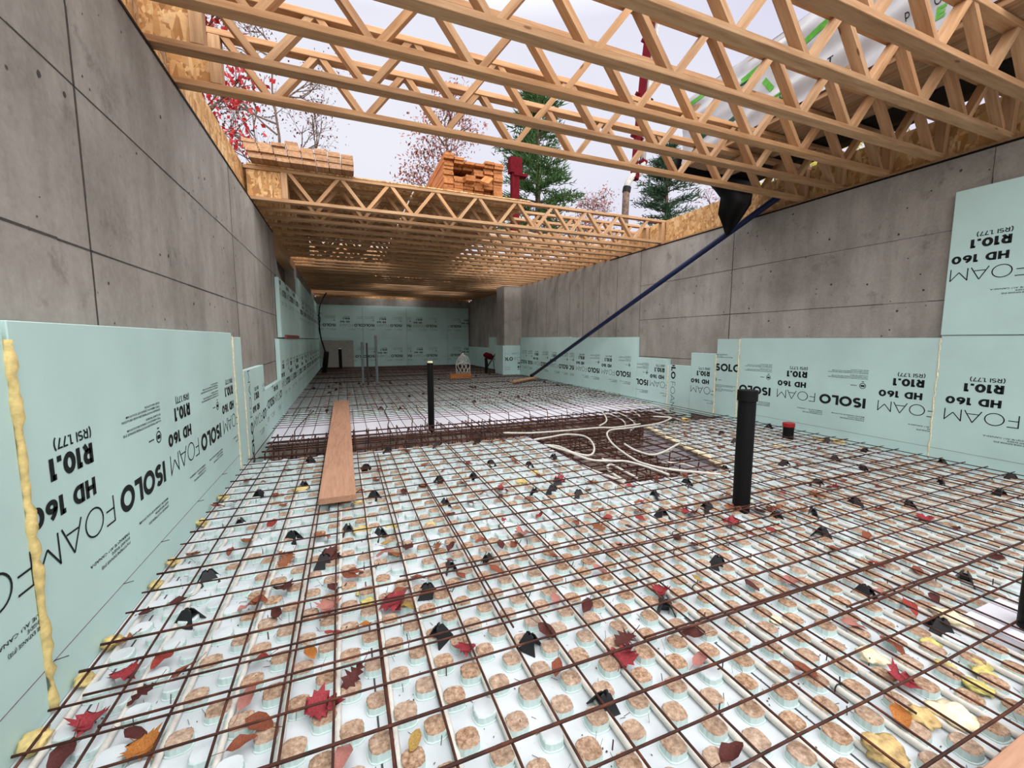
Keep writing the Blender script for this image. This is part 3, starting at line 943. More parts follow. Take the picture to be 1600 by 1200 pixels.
tag(m.build('strip', ['pink']), 'dull red strip between upper and lower foam on the left wall', 'strip')

# right wall
right_panel(YP, 2.148, 0.0, 1.205, 'large mint foam panel on right wall, cut off by the photo edge', (-0.03, 1.07), chalk=True)
right_panel(0.9, 2.152, 1.21, 2.50, 'mint foam panel on right wall standing on top of the nearest panel', (1.13,), zb=1.805, proud=0.012, extra=None)
right_panel(2.152, 4.30, 0.0, 1.185, 'large printed mint foam panel on right wall behind the tall black pipe', (1.60, 2.71, 3.80), chalk=True)
right_panel(4.312, 4.69, 0.0, 1.175, 'narrow mint foam panel on right wall with lettering the right way up', (4.74,), zb=0.70, flip=False)
right_panel(4.70, 5.18, -0.02, 0.955, 'mint foam offcut on right wall, stepped down beside the narrow upright-lettered panel', (4.16,), zb=0.43, proud=0.01)
right_panel(5.19, 5.69, -0.3, 0.735, 'lowest mint foam offcut on right wall with sideways lettering', (), extra=[([(5.62 - p[1], -0.97 + p[0]) for p in V], F) for V, F in (vert_, vf2)])
right_panel(5.70, 6.54, -0.3, 0.83, 'mint foam offcut on right wall between sideways lettering and the long low row', (5.15, 6.2), zb=0.42)
right_panel(6.55, 9.12, 0.0, 1.215, 'low printed mint foam panel on right wall behind the blue pole, nearest of its row', (5.55, 6.72, 7.8, 8.9), zb=0.53)
right_panel(9.13, 11.70, 0.0, 1.23, 'low printed mint foam panel on right wall at the foot of the blue pole', (9.2, 10.3, 11.35), zb=0.53)
right_panel(11.71, 12.26, 0.0, 1.23, 'short mint foam panel on right wall next to the concrete pillar', (11.75,), zb=0.53)
right_panel(13.05, 15.37, 0.0, 1.25, 'plain mint foam panel on right wall just behind the concrete pillar')
right_panel(15.38, YB, 0.0, 0.85, 'low plain mint foam panel on right wall touching the back wall')
# foam round the pillar foot
o = panel_box(4.70, XR - 0.005, 12.265, 12.328, 0.0, 0.98, 'mint foam board boxing the front of the concrete pillar foot')
ink(o, (0, 12.265 - EPS, 0), (1, 0, 0), (0, 0, 1), [(4.50, 0.50)], (4.702, 0), (XR - .007, 0.98))
o = panel_box(4.632, 4.695, 12.265, 13.0, 0.0, 0.98, 'mint foam board boxing the left side of the concrete pillar foot')
# back wall
YF = YB
def back_panel(x0, x1, z0, z1, starts, zb, label):
    o = panel_box(x0, x1, YF, YF + 0.063, z0, z1, label)
    ink(o, (0, YF - EPS, 0), (-1, 0, 0), (0, 0, -1), [(-s, -zb) for s in starts], (x0 + .002, z0), (x1 - .002, z1))
xs = [(XL, 0.75), (0.76, 2.50), (2.51, 4.25), (4.26, XR)]
st = [(-0.27, 0.9), (1.21, 2.31), (2.7, 3.80), (4.87, 5.9)]
for i in range(4):
    back_panel(xs[i][0], xs[i][1], 0.0, 1.22, st[i], 0.53, f'mint foam panel on the back wall, lower row, {nth(i + 1)} from the left')
    back_panel(xs[i][0], xs[i][1], 1.225, 2.54, st[i], 1.80, f'mint foam panel on the back wall, upper row, {nth(i + 1)} from the left')
m = MB()
m.box(-0.82, 0.36, YB - 0.10, YB - 0.085, 0.03, 1.12)
m.add(tube_vf([(-0.82, YB - .092, 1.12), (0.36, YB - .092, 1.12)], 0.012, 6))
tag(m.build('plastic_sheet', ['greysheet']), 'greyish sheet standing against the back wall left of the conduits', 'sheet')

# foam beads in the joints
def bead(y, x, z0, z1, r, label, mat='sprayfoam', lean=0.0, n=46):
    pts, rs = [], []
    for i in range(n):
        t = i / (n - 1)
        z = z0 + (z1 - z0) * t
        pts.append((x + R.uniform(-.003, .003), y + lean * t + R.uniform(-.004, .004), z))
        rs.append(r * R.uniform(0.6, 1.25) * (0.35 if 0.065 < t < 0.10 and r > .012 else 1))
    return tag(mesh_obj('foam_bead', *tube_vf(pts, rs, 8), mat, smooth=True), label, 'foam bead', 'spray foam beads in the panel joints')
bead(1.65, XL + 0.002, 0.012, 1.17, 0.0145, 'thick yellow foam bead down the joint nearest the camera on left wall')
bead(4.256, XL + 0.002, 0.01, 1.20, 0.008, 'thin cream foam bead at the end of the large left wall panel', 'creamfoam')
bead(4.612, XL - 0.002, -0.1, 0.86, 0.008, 'thin cream foam bead beside the sideways lettering on left wall', 'creamfoam')
bead(2.15, XR - 0.001, 0.03, 1.18, 0.006, 'thin cream foam bead between the two large right wall panels', 'creamfoam')
bead(4.306, XR - 0.001, 0.03, 1.17, 0.009, 'cream foam bead beside the upright-lettered narrow panel on right wall', 'creamfoam')
bead(4.696, XR - 0.003, 0.03, 0.93, 0.009, 'yellowish foam bead left of the narrow upright-lettered panel on right wall', 'creamfoam')
bead(5.695, XR - 0.003, -0.1, 0.72, 0.010, 'cream foam bead beside the sideways lettering on right wall', 'creamfoam')

# ------------------------------------------------------------------ reinforcing bars
def bar(pts, r, name='rebar', n=6):
    return mesh_obj(name, *tube_vf(pts, r, n), 'rust', smooth=True)
def wob_line(a, b, k, amp, zamp=0.002):
    a, b = Vector(a), Vector(b)
    res = []
    for i in range(k + 1):
        p = a.lerp(b, i / k)
        if 0 < i < k:
            p += Vector((R.uniform(-amp, amp), R.uniform(-amp, amp), R.uniform(-zamp, zamp)))
        res.append(p)
    return res
ZLONG, ZTRAN = 0.054, 0.0625
xlong = [-0.84, -0.70, -0.53, -0.375] + [-0.224 + 0.1535 * i for i in range(36)]
xlong = [x for x in xlong if x < XR - 0.05]
for i, x in enumerate(xlong):
    e = 7.3 + R.uniform(-.25, .2)
    sk = R.uniform(-.02, .02)
    tag(bar(wob_line((x, -0.35, ZLONG), (x + sk, e, ZLONG), 9, 0.004), 0.0041),
        f'rusty lengthwise rebar of the near mat, {nth(i + 1)} from the left foam wall', 'rebar', 'lengthwise bars of the near mat')
# lapped second bars beside some of them
laps = [(-0.205, 1.0, 3.4), (0.075, 0.3, 1.62), (0.256, 2.2, 4.2), (0.57, 1.4, 3.6), (0.98, 1.9, 4.4), (1.24, 1.1, 2.6), (1.40, 0.7, 2.2), (1.55, 0.6, 1.9), (1.86, 0.5, 1.7),
        (2.16, 0.5, 2.0), (2.30, 0.6, 1.6), (2.62, 0.7, 2.1), (2.93, 0.9, 2.3), (3.24, 1.0, 2.4), (3.55, 1.1, 2.2), (3.86, 1.2, 2.5), (4.17, 1.2, 2.6), (4.47, 1.3, 2.4)]
for i, (x, y0, y1) in enumerate(laps):
    tag(bar(wob_line((x, y0, ZLONG), (x + R.uniform(-.03, .03), y1, ZLONG), 5, 0.003), 0.004),
        f'short lapped rebar lying beside a lengthwise one in the near mat, {nth(i + 1)} from left', 'rebar', 'lapped bars of the near mat')
ytran = [0.36, 0.51, 0.66, 0.815, 0.97, 1.128, 1.286, 1.433, 1.585, 1.737, 1.885, 2.04, 2.195, 2.35, 2.505, 2.66, 2.815, 2.97, 3.125, 3.28, 3.435, 3.59, 3.745, 3.90, 4.06, 4.22, 4.40]
for i, y in enumerate(ytran):
    thick = i in (5, 9, 13, 26) or i % 6 == 4
    tag(bar(wob_line((XL + 0.03, y + R.uniform(-.02, .02), ZTRAN), (XR - 0.04, y + R.uniform(-.02, .02), ZTRAN), 9, 0.005), 0.0052 if thick else 0.0040),
        f'rusty crosswise rebar of the near mat, {nth(i + 1)} one away from the camera', 'rebar', 'crosswise bars of the near mat')
pairs = [(1.452, -0.7, 1.3), (1.605, -0.8, 2.4), (1.76, -0.2, 2.0), (1.91, 0.2, 2.6), (1.155, 1.0, 3.2), (1.30, 1.3, 2.9), (0.985, 1.9, 3.4), (2.37, 1.0, 4.6), (2.68, 0.6, 3.4), (2.06, 2.0, 5.0)]
for i, (y, x0, x1) in enumerate(pairs):
    tag(bar(wob_line((x0, y, ZTRAN), (x1, y + R.uniform(-.03, .03), ZTRAN), 5, 0.003), 0.0042),
        f'lapped crosswise rebar doubling the near mat, {nth(i + 1)} one of these away from camera' if i else 'lapped crosswise rebar doubling the near mat, reaching closest to the left wall', 'rebar', 'lapped bars of the near mat')
for i in range(7):                                     # over the sloping foam behind the trench
    y = 5.86 + 0.155 * i
    tag(bar(wob_line((XL + 0.03, y, ZTRAN), (XR - 0.1, y + R.uniform(-.02, .02), ZTRAN), 6, 0.004), 0.0065 if i == 6 else 0.004),
        f'rusty crosswise rebar over the white slope behind the trench, {nth(i + 1)} from the trench', 'rebar', 'crosswise bars over the white slope')
for i, x in enumerate([-0.74 + 0.152 * q for q in range(40)]):
    if x > XR - 0.05: break
    tag(bar(wob_line((x, 6.95 + R.uniform(-.2, .2), ZLONG), (x + R.uniform(-.05, .05), YB - 0.12, ZLONG), 6, 0.008), 0.005, n=5),
        f'rusty lengthwise rebar of the far mat, {nth(i + 1)} from the left wall', 'rebar', 'lengthwise bars of the far mat')
y = 7.0
i = 0
while y < YB - 0.1:
    i += 1
    tag(bar(wob_line((XL + 0.04, y, ZTRAN), (XR - 0.05, y + R.uniform(-.03, .03), ZTRAN), 5, 0.008), 0.0085 if i % 9 == 4 else 0.0052, n=5),
        f'rusty crosswise rebar of the far mat, {nth(i)} one back from the trench', 'rebar', 'crosswise bars of the far mat')
    y += 0.155

# hooked starter bars standing along the slope behind the trench
for i, x in enumerate([-0.62, -0.1, 0.5, 0.82, 1.0, 1.62, 1.95, 2.25, 2.6, 2.9, 3.25, 3.55]):
    p = [(x, 5.70, -0.2), (x + 0.01, 5.74, 0.03), (x + 0.03, 5.80, 0.062), (x + R.uniform(.03, .1), 6.55, 0.068), (x + R.uniform(.05, .15), 7.05, 0.07)]
    tag(bar(p, 0.0065), f'bent rebar rising out of the trench over the white slope, {nth(i + 1)} from left', 'rebar', 'bent bars over the white slope')

# the cage in the footing trench: one tied thing with its bars as parts
cage = thing('rebar_cage', 'rusty rebar cage lying in the footing trench across the floor', 'rebar cage', (2.0, 5.1, -0.34))
for y_, z_ in ((4.72, -0.01), (4.92, 0.0), (5.14, -0.005), (5.34, 0.0), (5.56, 0.01), (4.72, -0.29), (5.02, -0.3), (5.32, -0.3), (5.56, -0.29), (4.68, -0.15), (5.60, -0.14), (5.24, 0.012), (4.66, -0.05), (4.80, -0.22), (5.60, -0.06), (5.45, -0.2), (5.05, -0.1)):
    mesh_obj('cage_bar', *tube_vf(wob_line((-0.84, y_, z_), (4.9, y_ + R.uniform(-.04, .04), z_), 8, 0.008, 0.006), 0.0085, 6), 'rust', parent=cage, smooth=True)
x = -0.78
while x < 4.7:
    sk = R.uniform(-.03, .03)
    y0_, y1_ = 4.69 + R.uniform(-.02, .02), 5.60 + R.uniform(-.02, .02)
    z1_ = 0.008 + R.uniform(-.02, .03)
    p = [(x, y0_, -0.3), (x, y1_, -0.3), (x + sk, y1_, z1_), (x + sk, y0_, z1_), (x, y0_, -0.3)]
    mesh_obj('stirrup', *tube_vf(p, 0.0068, 5), 'rust', parent=cage, smooth=False)
    if R.random() < 0.6:
        yy = R.uniform(4.75, 5.5)
        mesh_obj('upright_tie', *tube_vf([(x + .03, yy, -0.3), (x + .03 + R.uniform(-.08, .08), yy + R.uniform(-.1, .1), 0.06)], 0.0062, 5), 'rust', parent=cage)
    x += 0.09 if 0.7 < x < 2.0 else 0.14
for s in (-0.75, -0.62):
    mesh_obj('diagonal_brace', *tube_vf([(s, 4.70, -0.01), (s + 0.42, 4.70, -0.28)], 0.0075, 5), 'rust', parent=cage)

pad = thing('rebar_grid', 'dark rusty rebar grid lying deep in the footing pit beside the white loops', 'rebar grid', (2.8, 3.6, -0.36))
for i in range(10):
    y_ = 2.84 + 0.18 * i
    x1_ = 3.16 + (y_ - 2.66) * 0.288
    for z_ in (-0.27, -0.06):
        if z_ > -0.1 and i in (1, 3, 4, 6, 8): continue
        mesh_obj('grid_bar', *tube_vf(wob_line((2.09, y_ + R.uniform(-.03, .03), z_), (x1_, y_ + R.uniform(-.06, .06), z_ + R.uniform(-.03, .03)), 4, .008, .006), 0.0085, 6), 'rust', parent=pad, smooth=True)
for i in range(8):
    x_ = 2.12 + 0.19 * i
    yb = 2.80 if x_ < 3.15 else 2.80 + (x_ - 3.15) / 0.288
    for z_ in (-0.253, -0.045):
        if z_ > -0.1 and i in (1, 2, 4, 5, 7): continue
        mesh_obj('grid_bar', *tube_vf(wob_line((x_, yb, z_), (x_ + R.uniform(-.15, .1), 4.6, z_ + R.uniform(-.03, .04)), 4, .008, .006), 0.0085, 6), 'rust', parent=pad, smooth=True)
for i in range(16):
    x_, y_ = R.uniform(2.15, 3.2), R.uniform(2.9, 4.4)
    mesh_obj('upright_tie', *tube_vf([(x_, y_, -0.27), (x_ + R.uniform(-.1, .1), y_ + R.uniform(-.1, .1), -0.03)], 0.007, 5), 'rust', parent=pad)

# ------------------------------------------------------------------ heating tubes
i = 0
k = -8
while True:
    x = 0.2475 + PX * k
    k += 1
    if x > XR - 0.1: break
    if x < XL + 0.06: continue
    i += 1
    e = 4.36 if (x < 1.9 or x > 3.75) else (2.56 if x < 3.25 else 2.70 + (x - 3.25) * 3.2)
    e = min(e, 4.36)
    o = mesh_obj('heating_tube', *tube_vf(wob_line((x, -0.35, 0.0115), (x, e, 0.0115), 8, 0.0015, 0.0004), 0.0105, 8), 'pex', smooth=True)
    tag(o, f'white heating tube laid straight between the floor studs, {nth(i)} from the left wall', 'tube', 'straight heating tubes in the floor')
LOOPNAMES = ['long white tube snaking across the whole pit in an S bend', 'white tube near the right end of the pit, lowest of its curves', 'white tube sagging in a wide U over the middle of the pit',
             'short white tube lying just inside the wide U of the pit', 'white tube crossing from the left to near edge of the pit', 'white tube turning a tight hairpin at the near left of the pit',
             'white tube making a closed hairpin at the left corner of the pit', 'white tube starting at the left corner of the pit and running inward', 'white tube along the near left edge of the pit',
             'white tube running along the near edge of the trench cage', 'white tube bent over the cage, first bend from the left', 'white tube bent over the cage, second bend from the left',
             'white tube bent over the cage, third bend from the left', 'short white tube bent over the far side of the cage', 'white tube running toward right wall behind the trench',
             'white tube arching over the right end of the cage', 'white tube lowest at the right end of the cage']
for i, l in enumerate(LOOPS):
    pts = spline([(p[0], p[1], (0.076 if i in (0, 2, 4, 6, 7, 9, 10, 15) else 0.038) + 0.004 * math.sin(j * 1.7 + i)) for j, p in enumerate(l)], 8)
    o = mesh_obj('heating_tube', *tube_vf(pts, 0.0105, 8), 'pex', smooth=True)
    tag(o, LOOPNAMES[i], 'tube', 'loose heating tubes over the pit')

# ------------------------------------------------------------------ bar supports (small black plastic chairs)
def chair_mesh():
    m = MB()
    z = 0.047
    for s in (-1, 1):                                   # two leaning triangular plates with a saddle between their tips
        o_, i_ = [], []
        for (x, h) in ((-0.036, 0), (0.036, 0), (0.015, z), (0.005, z + 0.004), (0.0, z - 0.004), (-0.005, z + 0.004), (-0.015, z)):
            f = 0.030 * (1 - h / z * 0.72)
            o_.append((x, s * f, max(h, 0)))
            i_.append((x, s * (f - 0.004), max(h, 0)))
        n = len(o_)
        v = o_ + i_
        fc = [tuple(range(n)), tuple(reversed(range(n, 2 * n)))] + [(k, (k + 1) % n, n + (k + 1) % n, n + k) for k in range(n)]
        m.add((v, fc))
    m.box(-0.02, 0.02, -0.014, 0.014, 0.024, 0.028)
    m.add(([(0.0, -0.028, 0), (0.003, -0.028, 0), (0.003, 0.028, 0), (0, 0.028, 0), (0.0, -0.006, z - .006), (0.003, -0.006, z - .006), (0.003, 0.006, z - .006), (0, 0.006, z - .006)],
           [(0, 1, 2, 3), (4, 7, 6, 5), (0, 4, 5, 1), (1, 5, 6, 2), (2, 6, 7, 3), (3, 7, 4, 0)]))
    return m
cm = chair_mesh().build('bar_support', ['blackplastic'])
CH_ALL = [(c[0], c[1], 0) for c in CHAIRS] + [(R.uniform(-0.7, 5.0), R.uniform(7.2, 15.5), 1) for _ in range(34)]
def zone(x, y):
    if y < 1.15: return 'at the bottom photo edge'
    if y < 1.75: return 'just nearer than the tall black pipe'
    if y < 2.4: return 'level with the tall black pipe'
    if y < 3.1: return 'level with the plank end'
    if y < 6.0: return 'close to the footing trench'
    if y < 9: return 'just behind the trench'
    return 'in the dim far half'
def numbered(items):
    """items with .x .y -> (zone, rank from the left)"""
    by = {}
    for it in items: by.setdefault(zone(it[0], it[1]), []).append(it)
    res = {}
    for z_, l in by.items():
        for r_, it in enumerate(sorted(l, key=lambda q: q[0])): res[id(it)] = (z_, r_ + 1)
    return res
num = numbered(CH_ALL)
for i, c in enumerate(CH_ALL):
    o = cm if i == 0 else cm.copy()
    if i: COL.objects.link(o)
    o.location = (c[0], c[1], 0.002)
    o.rotation_euler = (R.uniform(-.06, .06), R.uniform(-.06, .06), R.uniform(0, 6.28))
    s = 1.22 * R.uniform(0.92, 1.08)
    o.scale = (s, s, s)
    z_, r_ = num[id(c)]
    tag(o, f'black plastic bar support {z_}, {nth(r_)} from the left', 'bar support', 'black plastic bar supports')

# ------------------------------------------------------------------ fallen leaves
def leaf_shape(kind):
    if kind == 'm':      # lobed like a maple
        pts = [(0, 0), (.10, -.02), (.26, -.14), (.24, .02), (.46, .04), (.38, .16), (.60, .34), (.42, .36), (.44, .50), (.26, .46), (.22, .52), (.24, .72), (.12, .68), (0, 1.0)]
    elif kind == 'o':    # long lobed like an oak
        pts = [(0, 0), (.05, .08), (.18, .10), (.10, .22), (.28, .28), (.14, .40), (.34, .50), (.16, .58), (.30, .72), (.14, .78), (.14, .90), (0, 1.0)]
    else:
        pts = [(0, 0), (.10, .08), (.20, .25), (.26, .45), (.22, .68), (.12, .86), (0, 1.0)]
    return pts
LEAFM = {}
def leaf_mesh(kind, mat, var):
    key = (kind, mat, var)
    if key in LEAFM: return LEAFM[key]
    rr = random.Random(var * 7 + len(kind) + ord(kind))
    p = leaf_shape(kind)
    curl = rr.uniform(0.2, 1.1) * (1.5 if kind == 'v' else 1)
    bend = rr.uniform(-0.5, 0.9)
    v, f = [], []
    def put(x, y):
        z = curl * x * x * 0.9 + bend * (y - 0.4) ** 2 * 0.45 + 0.06 * math.sin(y * 9 + x * 7 + var)
        return (x, y - 0.4, z)
    n = len(p)
    for (x, y) in p: v.append(put(0, y))
    for s in (1, -1):
        b = len(v)
        for (x, y) in p:
            v.append(put(s * x * 0.5, y))
        for (x, y) in p:
            v.append(put(s * x, y))
        for i in range(n - 1):
            q1 = (i, i + 1, b + i + 1, b + i)
            q2 = (b + i, b + i + 1, b + n + i + 1, b + n + i)
            f.append(q1 if s > 0 else tuple(reversed(q1)))
            f.append(q2 if s > 0 else tuple(reversed(q2)))
    tv, tf = tube_vf([put(0, 0), (0.02, -0.6, 0.05), (0.05, -0.78, 0.1)], 0.012, 4)
    b = len(v)
    v += tv
    f += [tuple(q + b for q in g) for g in tf]
    zmin = min(q[2] for q in v)
    v = [(q[0], q[1], q[2] - zmin) for q in v]
    me = bpy.data.meshes.new('leaf')
    me.from_pydata([tuple(q) for q in v], [], f)
    me.materials.append(MAT[mat])
    me.polygons.foreach_set('use_smooth', [True] * len(me.polygons))
    me.update()
    LEAFM[key] = me
    return me
COLN = {'bo': 'brown', 'bv': 'rust brown', 'dv': 'dark brown', 'rm': 'crimson', 'rv': 'red', 'pv': 'pinkish', 'ov': 'orange brown', 'tv': 'olive tan'}
KIND = {'m': 'lobed', 'o': 'long lobed', 'v': 'oval'}
LV = [list(l) for l in LEAVES]
for _ in range(75):
    x, y = R.uniform(-0.8, 4.6) , R.uniform(1.7, 4.35)
    if in_floor(x, y): LV.append([x, y, R.choice(('bv', 'dv', 'bo', 'bv', 'bo', 'rv', 'pv'))])
for _ in range(40):
    LV.append([R.uniform(-0.7, 5.0), R.uniform(6.9, 11.5), R.choice(('bv', 'dv', 'bo'))])
num = numbered(LV)
for i, l in enumerate(LV):
    code = l[2]
    shape = code[1]
    mat = {'do': 'dv', 'dm': 'dv', 'pm': 'pv', 'bm': 'ov'}.get(code, code)
    me = leaf_mesh(shape, mat, i % 4)
    o = link('leaf', me)
    sc = R.uniform(0.082, 0.118) if shape == 'm' else R.uniform(0.065, 0.10) * (1.25 if shape == 'o' else 1.0)
    o.location = (l[0], l[1], R.choice((0.030, 0.032, 0.034)) if l[1] < 4.5 else 0.02)
    o.rotation_euler = (R.uniform(-.3, .3), R.uniform(-.3, .3), R.uniform(0, 6.28))
    o.scale = (sc, sc, sc)
    z_, r_ = num[id(l)]
    tag(o, f'{COLN[mat]} {KIND[shape]} leaf {z_}, {nth(r_)} from the left', 'leaf', 'fallen leaves on the floor')

# pine needles and crumbs nobody could count
nm = MB()
for _ in range(6500):
    x, y = R.uniform(-0.85, 5.1), 0.2 + 3.9 * R.random() ** 1.4
    q_ = ((x - 0.2475) / PX) % 1.0
    if not in_floor(x, y, 0.02) or q_ < .2 or q_ > .8 or (2.25 < x < 2.66 and y < .85) or (3.1 < x < 3.9 and y > 2.6): continue
    a = R.uniform(0, 3.14); L_ = R.uniform(0.015, 0.03) if R.random() < 0.35 else R.uniform(0.002, 0.006)
    wv = 0.0006 if L_ > .015 else R.uniform(.001, .0028)
    dx, dy = math.cos(a) * L_, math.sin(a) * L_
    nx, ny = -math.sin(a) * wv, math.cos(a) * wv
    z0 = 0.002; z1 = 0.0035 + (0.028 if R.random() < .2 else 0)
    nm.add(([(x - nx, y - ny, z0), (x + nx, y + ny, z0), (x + dx + nx, y + dy + ny, z1), (x + dx - nx, y + dy - ny, z1), (x, y, z0 + .0015), (x + dx, y + dy, z1 + .0015)],
            [(0, 3, 5, 4), (1, 4, 5, 2), (0, 1, 2, 3)]), 0 if L_ > .015 else 1)
o = tag(nm.build('needle_litter', ['dv', 'bark']), 'pine needles and dark crumbs strewn over the white floor foam', 'litter')
o['kind'] = 'stuff'

# spray foam crumbs
def blob(x, y, r, mat, label, zs=0.5):
    bm = bmesh.new()
    bmesh.ops.create_icosphere(bm, subdivisions=3, radius=1)
    off = Vector((R.uniform(0, 50), R.uniform(0, 50), 0))
    for v in bm.verts:
        k = 1 + 0.55 * noise.noise(v.co * 1.6 + off) + 0.2 * noise.noise(v.co * 4 + off)
        v.co = Vector((v.co.x * r * k * R.uniform(.98, 1.02), v.co.y * r * k, v.co.z * r * k * zs))
    z0 = min(v.co.z for v in bm.verts)
    for v in bm.verts: v.co.z -= z0
    me = bpy.data.meshes.new('foam_blob')
    bm.to_mesh(me); bm.free()
    me.materials.append(MAT[mat])
    me.polygons.foreach_set('use_smooth', [True] * len(me.polygons))
    o = link('foam_blob', me)
    o.location = (x, y, 0.001)
    o.rotation_euler = (0, 0, R.uniform(0, 6))
    return tag(o, label, 'foam blob', 'spray foam scraps on the floor')
BL = [(0.038, 'orangefoam'), (0.05, 'orangefoam'), (0.03, 'yellowfoam'), (0.03, 'yellowfoam'), (0.035, 'yellowfoam'), (0.028, 'yellowfoam'), (0.055, 'creamfoam'), (0.022, 'creamfoam'), (0.04, 'creamfoam'),
      (0.05, 'sprayfoam'), (0.035, 'sprayfoam'), (0.03, 'sprayfoam'), (0.045, 'sprayfoam'), (0.04, 'yellowfoam'), (0.03, 'sprayfoam'), (0.04, 'sprayfoam'), (0.045, 'sprayfoam'), (0.07, 'sprayfoam'), (0.06, 'sprayfoam'),
      (0.06, 'sprayfoam'), (0.05, 'creamfoam'), (0.03, 'yellowfoam'), (0.05, 'creamfoam'), (0.03, 'yellowfoam'), (0.02, 'yellowfoam')]
items = [[b_[0], b_[1], k_] for b_, k_ in zip(BLOBS, BL)]
num = numbered(items)
CN = {'orangefoam': 'orange', 'yellowfoam': 'lemon yellow', 'creamfoam': 'cream', 'sprayfoam': 'pale yellow'}
for it in items:
    z_, r_ = num[id(it)]
    blob(it[0], it[1], it[2][0], it[2][1], f'{CN[it[2][1]]} scrap of spray foam {z_}, {nth(r_)} scrap from left', 0.4)

# ------------------------------------------------------------------ pipes standing in the floor
def pipe(name, x, y, r, z0, z1, mat, label, collar=None, cap=None):
    t = thing(name, label, 'pipe', (x, y, z0))
    n = 28
    m = MB()
    ri = r * 0.88
    pts = [(r, z0), (r, z1), (ri, z1), (ri, z1 - 0.25 if z1 - z0 > .3 else z0 + .02)]
    v, f = [], []
    for rr_, z in pts:
        v += [(x + math.cos(2 * math.pi * k / n) * rr_, y + math.sin(2 * math.pi * k / n) * rr_, z) for k in range(n)]
    for j in range(len(pts) - 1):
        f += [(j * n + k, j * n + (k + 1) % n, (j + 1) * n + (k + 1) % n, (j + 1) * n + k) for k in range(n)]
    f.append(tuple(3 * n + k for k in range(n)))
    mesh_obj('pipe_body', v, f, mat, parent=t, smooth=False)
    if collar:
        rr_, za, zb = collar
        m = MB()
        m.add(tube_vf([(x, y, za), (x, y, zb)], rr_, n))
        m.build('coupling', [mat], t)
    if cap:
        rr_, za, zb, mt = cap
        m = MB()
        m.add(tube_vf([(x, y, za), (x, y, zb - .006), (x, y, zb)], [rr_, rr_, rr_ * 0.94], n))
        o = m.build('cap', [mt], t)
    return t
pipe('drain_pipe', 2.48, 1.96, 0.054, 0.0, 0.80, 'pvc', 'tall black drain pipe with coupling standing before the right foam wall', collar=(0.062, 0.765, 0.835))
pipe('drain_pipe', 1.09, 5.72, 0.044, -0.36, 0.85, 'pvc', 'tall thin black pipe standing in the trench beside the plank', cap=(0.036, 0.80, 0.872, 'creamfoam'))
pipe('drain_pipe', 4.82, 3.25, 0.056, 0.0, 0.165, 'pvc', 'short black drain stub with red cap at the foot of right wall', cap=(0.064, 0.15, 0.195, 'redcap'))
pipe('drain_pipe', 2.46, 0.63, 0.058, 0.045, 0.44, 'pvc', 'black pipe cut off by the right edge of the photo')
m = MB()
m.box(2.30, 2.62, 0.47, 0.79, 0.0, 0.045)
tag(m.build('foam_block', ['white_foam']), 'dirty white foam block around the pipe at the right photo edge', 'block')
pipe('conduit', 0.42, 11.1, 0.028, 0.0, 1.10, 'conduit', 'grey conduit in dim far half, leftmost of the three', collar=(0.036, 0.90, 1.0))
pipe('conduit', 0.535, 11.07, 0.022, 0.0, 1.08, 'darksteel', 'dark thin conduit in dim far half, middle of the three')
pipe('conduit', 0.75, 11.0, 0.032, 0.0, 1.25, 'conduit', 'tallest grey conduit in dim far half, rightmost of the three', cap=(0.030, 1.2, 1.28, 'whitesteel'))
pipe('drain_pipe', -0.14, 17.2, 0.06, 0.0, 0.80, 'pvc', 'black pipe standing before the grey sheet by the back wall', cap=(0.05, 0.76, 0.84, 'creamfoam'))
t = thing('cable_sleeve', 'thick black sleeve with curling cable in the far left corner', 'cable', (-0.62, 15.6, 0))
mesh_obj('sleeve', *tube_vf([(-0.66, 15.5, 0.0), (-0.60, 15.6, 0.4), (-0.56, 15.7, 0.74)], 0.085, 12), 'pvc', parent=t, smooth=True)
mesh_obj('cable', *tube_vf(spline([(-0.58, 15.66, 0.7), (-0.70, 15.9, 1.1), (-0.76, 16.1, 1.6), (-0.75, 16.3, 2.2), (-0.66, 16.5, 2.55), (-0.5, 16.6, 2.845)]), 0.022, 8), 'pvc', parent=t, smooth=True)
mesh_obj('cable', *tube_vf(spline([(-0.56, 15.7, 0.7), (-0.66, 15.95, 1.0), (-0.78, 16.1, 1.5), (-0.72, 16.15, 1.9), (-0.79, 16.2, 2.0), (-0.7, 16.25, 2.1)]), 0.010, 6), 'pvc', parent=t, smooth=True)
m = MB()
m.box(-0.6, -0.1, 17.08, 17.16, 0.02, 0.10)
tag(m.build('timber_offcut', ['pvc']), 'dark timber lying between the black sleeve and the back wall pipe', 'timber')

# black ties clipped round the heating tubes
ties = []
for k in (1, 2, 3, 4, 5, 6, 7, 8, 9, 10, 11, 12, 13, 14):
    for _ in range(2):
        y = R.uniform(0.75, 2.5)
        x = 0.2475 + PX * (k - 3)
        if in_floor(x, y, .01): ties.append([x, y])
num = numbered(ties)
for t_ in ties:
    x, y = t_
    p = [(x - .0135, y, 0.003), (x - .013, y, 0.018), (x - .007, y, 0.0255), (x + .007, y, 0.0255), (x + .013, y, 0.018), (x + .03, y + .012, 0.034)]
    z_, r_ = num[id(t_)]
    tag(mesh_obj('cable_tie', *tube_vf(p, 0.0022, 5), 'blackplastic', smooth=True), f'black tie on white floor tube {z_}, {nth(r_)} from left', 'cable tie', 'black ties on the floor tubes')

